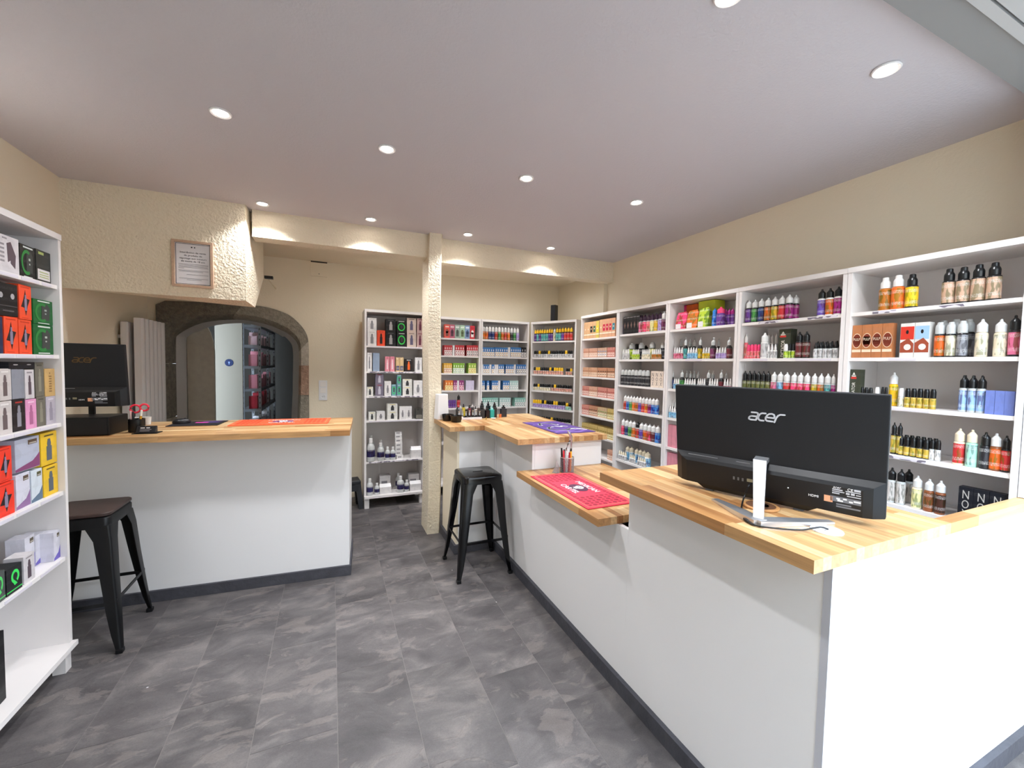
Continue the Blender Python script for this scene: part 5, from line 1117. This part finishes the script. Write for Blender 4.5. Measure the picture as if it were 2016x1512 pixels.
# carton styles: main colour, print colour, accent colour, description
BX = dict(kraft=('#b8754a', '#7a3424', '#e9d3b8', 'kraft carton with oval badge'), whitered=('#e6e0da', '#cf3a2c', '#5b3328', 'white and red carton'), whiteblue=('#e6e0da', '#9fc0dc', '#c03a34', 'white and pale blue carton'), olive=('#3c4032', '#e6e2d8', '#c8372e', 'dark olive carton with vertical lettering'),
          blueperi=('#6f7fc0', '#e4e0e0', '#3a447c', 'periwinkle carton with white top'), blacknox=('#14151d', '#b8b3ac', '#14151d', 'black NOX carton'), magentabox=('#d8307a', '#b01e62', '#f07ab0', 'magenta display carton'), orangebox=('#ea6a22', '#c84a18', '#f2a040', 'orange display carton'), limebox=('#c6d435', '#4f8a3a', '#e8e070', 'lime and green display carton'),
          pinkswirl=('#d58a98', '#b03a52', '#ecd0d2', 'pink patterned carton'), blackbox=('#141316', '#a8a4a6', '#5a5658', 'black carton'), creamnox=('#e6d6c6', '#4a4442', '#e6d6c6', 'cream NOX carton'), kraftplain=('#d8ac80', '#d8ac80', '#efe2cc', 'plain kraft carton'), kraftblack=('#d8ac80', '#2c211c', '#efe2cc', 'kraft carton with black badge'),
          kraftgreen=('#d8ac80', '#3f6a4a', '#efe2cc', 'kraft carton with green badge'), kraftyellow=('#d8c060', '#e2cf3a', '#efe2cc', 'kraft carton with yellow badge'), kraftred=('#d8a480', '#c22444', '#efe2cc', 'kraft carton with crimson badge'), kraftteal=('#d8a480', '#2f7f96', '#efe2cc', 'kraft carton with teal badge'),
          kraftpink=('#d8a58c', '#b5755c', '#ecd6c6', 'pinkish kraft carton'), kraftblue=('#cfa890', '#7f93b8', '#e9dcd2', 'kraft carton with blue band'), kraftrose=('#d08a7c', '#a94a48', '#e9c8bc', 'rose kraft carton'), krafttan=('#d6a584', '#b27a58', '#e6cbb2', 'tan kraft carton'), kraftbrown=('#bf8868', '#5a4034', '#e2c4aa', 'brown kraft carton'), kraftgreenish=('#c9ab84', '#7f9a5a', '#e2d8b8', 'greenish kraft carton'), kraftyel=('#c9ae6a', '#8f7a3a', '#e6dcae', 'yellowish kraft carton'),
          bluebox=('#3d78b8', '#e9e6e2', '#c79a5c', 'blue carton with white base'), whitebox=('#e4e1e0', '#8a888c', '#bdbabc', 'white carton'), palebox=('#b4d4d0', '#e9e8e6', '#a8c8cc', 'pale aqua carton'), tealbox=('#8fc0b4', '#e6ebe8', '#9cc4c0', 'sea-green carton'), redbox=('#c8343c', '#e9e0de', '#b8283a', 'red carton with white base'), redorange=('#d8584a', '#7c4a40', '#ecd0c4', 'red-orange carton with picture window'), rosebox=('#b86478', '#5c3c48', '#e2c4cc', 'rose carton with picture window'),
          greygreen=('#9fb0a4', '#55605a', '#dce2dc', 'grey-green carton with picture window'), palegreen=('#a9c8ac', '#6c7a58', '#e2ece0', 'pale green carton with picture window'), bluegrey=('#8aa0c0', '#4a5a7c', '#dde4ee', 'blue-grey carton with picture window'), yellowbox=('#e8b23c', '#f0e2c8', '#d06a34', 'amber carton with white base'), greenbox=('#86b83c', '#e4ead2', '#7fae5a', 'green carton with white base'), limebox2=('#9cc24c', '#ece4a8', '#cfc06a', 'lime carton with yellow base'), orangebox2=('#e07a2e', '#ecd6a0', '#c8a050', 'orange carton with cream base'), plumbox=('#8a3470', '#e2b8c8', '#a82a5c', 'plum carton with pink base'), lilacbox=('#cfc6dc', '#b8aecb', '#e2dcea', 'lilac carton'),
          orangedev=('#f0502c', '#2a2022', '#c23a20', 'orange carton with device picture'), blackring=('#141416', '#3fcf58', '#d8dcd8', 'black carton with green ring'), palebeige=('#d6c4b8', '#6a6480', '#8f7f78', 'beige carton with device picture'), rosebeige=('#c8a8a4', '#6a2440', '#8c4a58', 'rose carton with device picture'), iceblue=('#93a4bc', '#7688a4', '#b4c2d2', 'ice blue carton'), pinkbox=('#dc8a98', '#ecd4d8', '#b05a6e', 'pink carton'), tanbox=('#d8b888', '#2c3a6c', '#efe0c0', 'tan carton with navy patch'), orangeblack=('#241c1c', '#ef6a2c', '#e8e2de', 'black and orange carton'),
          whiteyellow=('#e2e0da', '#3a3a3c', '#dccb4a', 'white and yellow carton'), smoke=('#7c7486', '#c8c4d0', '#a43040', 'smoky purple carton'), greenice=('#6f9aa4', '#36c060', '#cfe0e2', 'blue-green carton with green ring'), charcoalbox=('#47443f', '#8f8a80', '#2c2a28', 'charcoal carton'), whitegrey=('#d2ccce', '#5a4c54', '#8f888c', 'white carton with dark device picture'), charcoalwhite=('#2e2f2c', '#d9d3d2', '#a9b46a', 'charcoal carton with white label'), navybox=('#2a3050', '#4a5478', '#7a84a8', 'navy carton'), greenblack=('#12602a', '#5fae6a', '#1c2a20', 'deep green carton with device picture'),
          whitephoto=('#cfc6c2', '#6a5c5c', '#e6e0dc', 'white carton with product photo'), blackred=('#1e1a1e', '#8f8d96', '#b03a34', 'black carton with red strip'), pinkbox2=('#e39ac2', '#b0688f', '#f0c8de', 'bright pink carton'), greybox=('#8d8f98', '#7c7e88', '#9fa2ac', 'plain grey carton'), blacklid=('#16161e', '#b8b4b4', '#2a2a34', 'long black carton'), smokeolive=('#6c685c', '#8a8676', '#4c4a40', 'smoky olive carton'), lilacgrey=('#b8b0ba', '#8f8894', '#d2ccd4', 'lilac-grey carton'), kraftbox=('#c9a468', '#8a6a3c', '#d8bc8a', 'kraft carton with lettering'),
          redorangebox=('#f23a22', '#2a1c1e', '#c22a18', 'bright red-orange carton'), whitelilac=('#d6d4e0', '#8f6a98', '#5c4a3c', 'white and lilac carton'), whiteblue2=('#d2dae2', '#5c7288', '#5c5a3c', 'white and slate blue carton'), whiteplum=('#b8bccc', '#8a4a74', '#5c4a3c', 'white and plum carton'), yellowdev=('#ecc02c', '#5a626c', '#6a5a2c', 'yellow carton with device picture'), whiteviolet=('#d8d6e0', '#6f62b8', '#5c5240', 'white and violet carton'), blackgreen=('#15171a', '#3fe060', '#3fe060', 'black cube with green logo'), charcoalgreen=('#4a4f4c', '#52d868', '#52d868', 'grey cube with green logo'))
CM = {'CTAN': '#c79a5c', 'CWHITE': '#e8e6e2', 'CBLACK': '#1c1c1e', 'CTEAL': '#8fb8b8', 'CRED': '#b02038', 'CGOLD': '#d0a84a'}

def lat(prof, nm, m, seg=16): return MB().lathe(prof, seg).mesh(nm, m, 35)
def kind_meshes(k):
    if k == 'gor':
        return (lat([(0, 0), (.46, 0), (.5, .02), (.5, .60), (.46, .635), (.36, .645), (.36, .66), (0, .66)], 'body', M_tp), lat([(.502, .05), (.508, .05), (.508, .585), (.502, .585)], 'label', M_tl), lat([(.0, .655), (.43, .655), (.43, .84), (.40, .86), (.19, .925), (.14, .935), (.12, .985), (.07, 1), (0, 1)], 'cap', M_tp))
    if k == 'dome':
        return (lat([(0, 0), (.46, 0), (.5, .02), (.5, .62), (.45, .655), (.3, .665), (0, .665)], 'body', M_tp), lat([(.502, .05), (.508, .05), (.508, .615), (.502, .615)], 'label', M_tl), lat([(0, .667), (.39, .667), (.40, .68), (.40, .82), (.36, .86), (.27, .90), (.25, .985), (.21, 1), (0, 1)], 'cap', M_tp))
    if k == 'clear':
        return (lat([(0, 0), (.46, 0), (.5, .02), (.5, .62), (.46, .65), (.3, .66), (0, .66)], 'body', M_tp), lat([(.502, .04), (.508, .04), (.508, .61), (.502, .61)], 'label', M_tl), lat([(0, .662), (.46, .662), (.46, .84), (.40, .91), (.3, .935), (.27, .99), (.2, 1), (0, 1)], 'cap', M_tp))
    if k == 'nip':
        return (lat([(0, 0), (.46, 0), (.5, .02), (.5, .50), (.44, .56), (.3, .60), (.3, .63), (0, .63)], 'body', M_tp), lat([(.502, .04), (.508, .04), (.508, .48), (.502, .48)], 'label', M_tl), lat([(0, .632), (.34, .632), (.34, .80), (.30, .83), (.12, .88), (.08, .95), (.16, .97), (.14, 1), (0, 1)], 'cap', M_tp))
    if k == 'small10':
        return (lat([(0, 0), (.46, 0), (.5, .02), (.5, .52), (.44, .57), (.28, .60), (0, .60)], 'body', M_tp), lat([(.502, .05), (.508, .05), (.508, .50), (.502, .50)], 'label', M_tl), lat([(0, .602), (.34, .602), (.34, .76), (.26, .80), (.17, .96), (.10, 1), (0, 1)], 'cap', M_tp))
    if k == 'blk10':
        return (lat([(0, 0), (.46, 0), (.5, .02), (.5, .50), (.45, .53), (0, .54)], 'body', M_tp), lat([(.502, .05), (.508, .05), (.508, .49), (.502, .49)], 'label', M_tl), lat([(0, .542), (.46, .542), (.47, .56), (.46, .86), (.36, .95), (.34, 1), (0, 1)], 'cap', M_tp))
    if k == 'lotion':
        return (lat([(0, 0), (.45, 0), (.5, .03), (.5, .56), (.47, .64), (.36, .72), (.22, .77), (.2, .80), (0, .80)], 'body', M_tp, 20), lat([(.502, .20), (.508, .20), (.508, .52), (.502, .52)], 'label', M_tl, 20), lat([(0, .802), (.23, .802), (.23, .985), (.20, 1), (0, 1)], 'cap', M_tp, 20))
KM = {}
BOXM = MB().box(-.5, .5, -.5, .5, 0, 1).mesh('carton', M_tb, bevel=.012)
def flat(nm, polys, y=-.5, t=.006):
    g = MB()
    for p in polys: g.prism(p, y - t, y + .001)
    return g.mesh(nm, M_tm)
def rect(a, b, c, d): return [(a, c), (b, c), (b, d), (a, d)]
def ell(cx, cz, rx, rz, n=14): return [(cx + rx * math.cos(2 * math.pi * k / n), cz + rz * math.sin(2 * math.pi * k / n)) for k in range(n)]
def ringm(nm, cx, cz, rx, rz, wd, a0=0, a1=360, n=16, y=-.5, asp=1.0):
    g = MB(); pts = []
    for k in range(n + 1):
        a = math.radians(a0 + (a1 - a0) * k / n); pts.append((math.cos(a), math.sin(a)))
    for k in range(n):
        p, q = pts[k], pts[k + 1]; i_ = 1 - wd
        g.prism([(cx + rx * p[0], cz + rz * p[1]), (cx + rx * q[0], cz + rz * q[1]), (cx + rx * i_ * q[0], cz + rz * i_ * q[1]), (cx + rx * i_ * p[0], cz + rz * i_ * p[1])], y - .009, y + .001)
    return g.mesh(nm, M_tm)
def txtm(txt, x0, x1, z0, z1, rot=False):
    me = text_mesh(txt, M_tm, 1.0, 0, .02).copy()
    if rot: me.transform(Matrix.Rotation(math.radians(-90), 4, 'Y'))
    xs = [v.co.x for v in me.vertices]; zs = [v.co.z for v in me.vertices]
    sx = (x1 - x0) / (max(xs) - min(xs)); sz = (z1 - z0) / (max(zs) - min(zs))
    for v in me.vertices:
        v.co.x = x0 + (v.co.x - min(xs)) * sx; v.co.z = z0 + (v.co.z - min(zs)) * sz; v.co.y = -.506 + v.co.y * .4
    return me
MOT = {}
def motif(k):
    """list of (part name, mesh, colour key: p print / a accent / hex)"""
    if k in MOT: return MOT[k]
    dev = [rect(-.16, .16, .14, .58), [(-.10, .58), (.10, .58), (.12, .66), (.07, .80), (-.07, .80), (-.12, .66)]]
    out = []
    if k == 'DEVICE': out = [('device_print', flat('device_print', dev), 'p'), ('brand_strip', flat('brand_strip', [rect(-.28, .28, .88, .925)]), 'a')]
    elif k == 'BIGDEVICE': out = [('device_print', flat('device_print', [[(-.02, .30), (.10, .36), (.10, .28), (.30, .16), (.34, .52), (.12, .86), (-.06, .80)]]), 'p'), ('text_print', flat('text_print', [rect(-.36, -.18, .28 + .11 * i, .33 + .11 * i) for i in range(5)] + [rect(-.25, -.05, .90, .94)]), 'a')]
    elif k == 'TANK': out = [('device_print', flat('device_print', [ell(0, .42, .17, .20), rect(-.09, .09, .58, .72), rect(-.13, .13, .20, .30)]), 'p'), ('brand_strip', flat('brand_strip', [rect(-.22, .22, .10, .13)]), 'a')]
    elif k == 'RING': out = [('ring_print', ringm('ring_print', 0, .48, .38, .34, .28), 'p'), ('device_print', flat('device_print', [rect(-.10, .14, .34, .74)]), '#3a3a3e'), ('brand_strip', flat('brand_strip', [rect(-.3, .3, .92, .96)]), 'a')]
    elif k == 'RINGBIG': out = [('ring_print', ringm('ring_print', -.06, .48, .36, .38, .26, 60, 300), '#2f7f3c'), ('device_print', flat('device_print', [[(-.10, .18), (.30, .18), (.34, .70), (.20, .84), (-.08, .80)]]), '#3d3f3e'), ('highlight_print', flat('highlight_print', [rect(.05, .16, .55, .62), rect(.07, .14, .42, .47)], -.507), '#a8b0a8'), ('brand_strip', flat('brand_strip', [rect(-.28, .34, .91, .955), rect(-.28, .3, .03, .06)]), '#d8dcd8')]
    elif k == 'STAR': out = [('star_print', flat('star_print', [[(0, .86), (.07, .62), (.36, .60), (.18, .40), (.02, .12), (-.08, .34), (-.36, .36), (-.16, .58)]]), 'p'), ('device_print', flat('device_print', [rect(-.09, .10, .26, .60), rect(-.05, .06, .60, .72)], -.507), '#8c7f96'), ('brand_strip', flat('brand_strip', [rect(-.34, .34, .915, .945), rect(-.3, .2, .04, .055)]), 'a')]
    elif k == 'WINDOW': out = [('picture_print', flat('picture_print', [rect(-.28, .28, .14, .50), ell(0, .50, .28, .16)]), 'p'), ('brand_strip', flat('brand_strip', [rect(-.34, .34, .78, .88)]), 'a')]
    elif k in CM: out = [('white_base', flat('white_base', [rect(-.49, .49, .02, .52)]), 'p'), ('drop_print', flat('drop_print', [ell(0, .70, .2, .12, 10)]), 'p'), ('logo_print', ringm('logo_print', .02, .26, .36, .19, .36, 40, 320, 12, -.506), CM[k])]
    elif k == 'BADGE': out = [('badge_print', flat('badge_print', [rect(-.36, .36, .36, .72)]), 'p'), ('strip_print', flat('strip_print', [rect(-.48, .48, .20, .27)]), 'a'), ('mark_print', flat('mark_print', [ell(0, .56, .12, .05, 8)], -.507), 'a')]
    elif k == 'LINES': out = [('band_print', flat('band_print', [rect(-.46, .46, .10, .46)]), 'a'), ('line_print', flat('line_print', [rect(-.36, .36, .58, .66), rect(-.30, .30, .26, .32)], -.505), 'p')]
    elif k == 'PATCH': out = [('label_print', flat('label_print', [rect(-.42, .42, .08, .40)]), 'p'), ('mark_print', flat('mark_print', [rect(-.36, 0.0, .86, .94), rect(-.30, .30, .30, .325), rect(-.30, .34, .22, .245), rect(-.30, .34, .15, .175)], -.507), 'a')]
    elif k == 'STRIP': out = [('strip_print', flat('strip_print', [rect(-.34, .20, .38, .66)]), 'p')]
    elif k == 'DOTS': out = [('dot_print', flat('dot_print', [ell(-.26, .62, .09, .09, 10), ell(.26, .62, .09, .09, 10)]), 'p'), ('line_print', flat('line_print', [rect(-.48, .48, .30, .32), rect(-.2, .3, .14, .18)]), 'a')]
    elif k == 'DIAMOND': out = [('diamond_print', flat('diamond_print', [[(0, .70), (.2, .5), (0, .30), (-.2, .5)]]), '#8a6a62'), ('edge_print', flat('edge_print', [rect(-.44, .44, .93, .96)]), 'p')]
    elif k == 'NOX': out = [('lettering', txtm('N', -.22, .22, .66, .90), 'p'), ('lettering', txtm('O', -.24, .24, .38, .62), 'p'), ('lettering', txtm('X', -.22, .22, .10, .34), 'p')]
    elif k == 'PULP': out = [('badge_print', flat('badge_print', [ell(0, .52, .44, .20), rect(-.36, .36, .40, .64)]), 'p'), ('badge_edge', ringm('badge_edge', 0, .52, .47, .225, .07), 'a'), ('lettering', txtm('PULP', -.34, .34, .52, .60), 'a'), ('strip_print', flat('strip_print', [rect(-.46, .46, .17, .25)]), 'a')]
    elif k == 'MILK': out = [('sky_print', flat('sky_print', [rect(-.48, .48, .52, .90)]), 'p'), ('roof_print', flat('roof_print', [[(-.48, .14), (.48, .14), (.48, .40), (.1, .56), (-.48, .42)]], -.505), '#9c4a34'), ('mark_print', flat('mark_print', [ell(0, .74, .10, .06, 10)], -.507), '#1e1c20'), ('drop_print', flat('drop_print', [ell(.05, .30, .26, .09, 12)], -.509), '#e6dcd6')]
    elif k == 'DICTATOR': out = [('lettering', txtm('DICTATOR', -.28, .02, .06, .62, True), 'p'), ('emblem_print', flat('emblem_print', [rect(-.40, .12, .72, .78)]), 'a'), ('emblem_print', flat('emblem_print', [rect(-.34, .06, .79, .82), [(-.14, .92), (0, .84), (-.28, .84)]]), 'p')]
    elif k == 'WAVE': out = [('wave_print', flat('wave_print', [[(-.5, .02), (.5, .02), (.5, .46), (.38, .36), (.2, .24), (-.1, .18), (-.5, .10)]]), 'p'), ('label_print', flat('label_print', [rect(.02, .40, .78, .92)]), 'a'), ('label_print', flat('label_print', [rect(.06, .36, .80, .835)], -.507), '#b8b0a4')]
    elif k == 'QLOGO': out = [('logo_print', ringm('logo_print', .05, .60, .26, .26, .42, -60, 260), 'p'), ('logo_print', flat('logo_print', [[(.05, .42), (.18, .30), (.0, .26), (-.08, .38)]]), 'p'), ('line_print', flat('line_print', [rect(-.5, .5, .10, .135)]), 'a')]
    elif k == 'TXT': out = [('lettering', flat('lettering', [rect(-.10 + .03 * (i % 2), .16, .16 + .09 * i, .21 + .09 * i) for i in range(7)] + [ell(.0, .84, .05, .03, 8)]), 'p')]
    MOT[k] = out; return out
SH = ['top', 'second', 'third', 'fourth', 'fifth', 'sixth', 'seventh']
PR = []    # (unit, shelf, u, desc, root, base)
def place(unit, sh, u, v, base, o):
    (ox, oy), rz = UN[unit]; c, s_ = math.cos(rz), math.sin(rz)
    o.location = (ox + c * u - s_ * v, oy + s_ * u + c * v, ZS[unit][sh] + base + .0004); o.rotation_euler = (0, 0, rz + random.uniform(-.02, .02))
def bottle(kind, unit, sh, u, w_, h, v, style):
    cap, body, lab = style.split('|')
    if kind not in KM: KM[kind] = kind_meshes(kind)
    mb, ml_, mc = KM[kind]
    o = link('juice_bottle', mb, None, CC[body]); o.scale = (w_, w_, h * random.uniform(.985, 1.01))
    l_ = link('label', ml_, o, CC[lab]); c_ = link('cap', mc, o, CC[cap])
    place(unit, sh, u, v, 0, o); o.rotation_euler.z += random.uniform(-.5, .5)
    nm = lambda x: CN.get(x, x)
    d = {'nip': 'tall dropper bottle, %s tip, %s label', 'small10': 'tiny %s-capped bottle, %s label', 'blk10': 'short %s-capped bottle, %s label', 'lotion': 'large %s-capped clear bottle, %s label'}.get(kind, '%s-capped bottle, %s label') % (nm(cap), nm(lab))
    PR.append((unit, sh, u, d, o, v)); return o
def carton(unit, sh, u, w_, h, v, base, style):
    st_, mo = style.split(':'); main, pc_, ac, desc = BX[st_]
    dep = min(max(w_ * .8, .035), .11)
    if mo in CM or mo == 'LINES': dep = .10
    if unit in ('L', 'BL'): dep = min(max(w_ * .9, .05), .12)
    o = link('carton', BOXM, None, main); o.scale = (w_, dep, h); place(unit, sh, u, v + dep / 2, base, o)
    if unit in ('L', 'BL'): o.rotation_euler.z += random.uniform(-.03, .03)
    for nm, me, ck in motif(mo): link(nm, me, o, {'p': pc_, 'a': ac}.get(ck, ck))
    PR.append((unit, sh, u, ('upper ' if base > .02 else '') + desc, o, v)); return o
def pouch(unit, sh, u, w_, h, v, style):
    g = MB(); g.loft([[(-.45, -.3, 0), (.45, -.3, 0), (.45, .3, 0), (-.45, .3, 0)], [(-.5, -.28, .25), (.5, -.28, .25), (.5, .28, .25), (-.5, .28, .25)], [(-.47, -.12, .78), (.47, -.12, .78), (.47, .12, .78), (-.47, .12, .78)], [(-.42, -.02, .96), (.30, -.02, 1.0), (.30, .02, 1.0), (-.42, .02, .96)]])
    o = link('neon_pouch', g.mesh('neon_pouch', M_tl, 40), None, CC[style]); o.scale = (w_, .09, h); place(unit, sh, u, v + .03, 0, o)
    l_ = link('label', flat('label', [rect(-.42, .05, .03, .30)], -.30, .02), o, '#e6e2e2'); l_['label'] = 'white code label'
    PR.append((unit, sh, u, 'crumpled %s pouch' % CN.get(style, style), o, v)); return o
def tray_(unit, sh, u, w_, h, v):
    o = B(-.5, .5, -.5, .5, 0, .78).mesh('open_tray', M_tb); g = MB(); g.box(-.5, .5, -.5, .5, 0, .72); o = link('open_carton', g.mesh('open_carton', M_tb, 0, .008), None, '#dedbdb')
    o.scale = (w_, .10, h); place(unit, sh, u, v + .055, 0, o)
    f = MB(); f.add([(-.49, -.5, .72), (.49, -.5, .72), (.49, -.10, 1.0), (-.49, -.10, 1.0), (-.49, -.5, .735), (.49, -.5, .735), (.49, -.10, 1.02), (-.49, -.10, 1.02)], [(0, 1, 2, 3), (4, 7, 6, 5), (0, 4, 5, 1), (1, 5, 6, 2), (2, 6, 7, 3), (3, 7, 4, 0)]); link('lid_flap', f.mesh('lid_flap', M_tm), o, '#f0eeee')
    PR.append((unit, sh, u, 'open white carton with raised flap', o, v)); return o
for ln in TABLE.strip().splitlines():
    unit, sh, kind, u0, w_, n, h, styles, v, base = ln.split(); sh = int(sh); u0 = float(u0); w_ = float(w_); n = int(n); h = float(h); v = float(v); base = float(base)
    ss_ = styles.split(';')
    lo_, hi_, tp_ = BOUND[unit]; zl = [z for z in ZS[unit] if z > ZS[unit][sh]]; zc_ = (min(zl) - .020) if zl else tp_
    h = min(h, zc_ - ZS[unit][sh] - base - .004)
    if u0 < lo_: w_ = (u0 + n * w_ - lo_) / n; u0 = lo_
    if u0 + n * w_ > hi_: w_ = (hi_ - u0) / n
    for i in range(n):
        st_ = ss_[i] if len(ss_) > i else ss_[-1]; u = u0 + (i + .5) * w_
        if kind == 'box': carton(unit, sh, u, w_ * .97, h, v, base, st_)
        elif kind == 'bag': pouch(unit, sh, u, w_ * .96, h, v, st_)
        elif kind == 'tray': tray_(unit, sh, u, w_ * .97, h, v)
        else: bottle(kind, unit, sh, u, w_ * .96, h, v + .0, st_)
# labels: look, then place along the shelf
from collections import defaultdict
gp = defaultdict(list)
for p in PR: gp[(p[0], p[1], p[3])].append(p)
for (unit, sh, d), L_ in gp.items():
    L_.sort(key=lambda p: (p[2], p[5])); shn = SH[sh]
    if ZS[unit][sh] == .14: shn = 'bottom'
    for i, p in enumerate(L_):
        o = p[4]
        if len(L_) > 1: lab = '%s, %s from left, %s shelf, %s' % (d, names_[i], shn, UNAME[unit])
        else: lab = '%s on the %s shelf, %s' % (d, shn, UNAME[unit])
        tag(o, lab, 'pouch' if 'pouch' in o.name else 'bottle' if 'bottle' in o.name else 'box', 'products on the %s shelf of the %s' % (shn, UNAME[unit]))
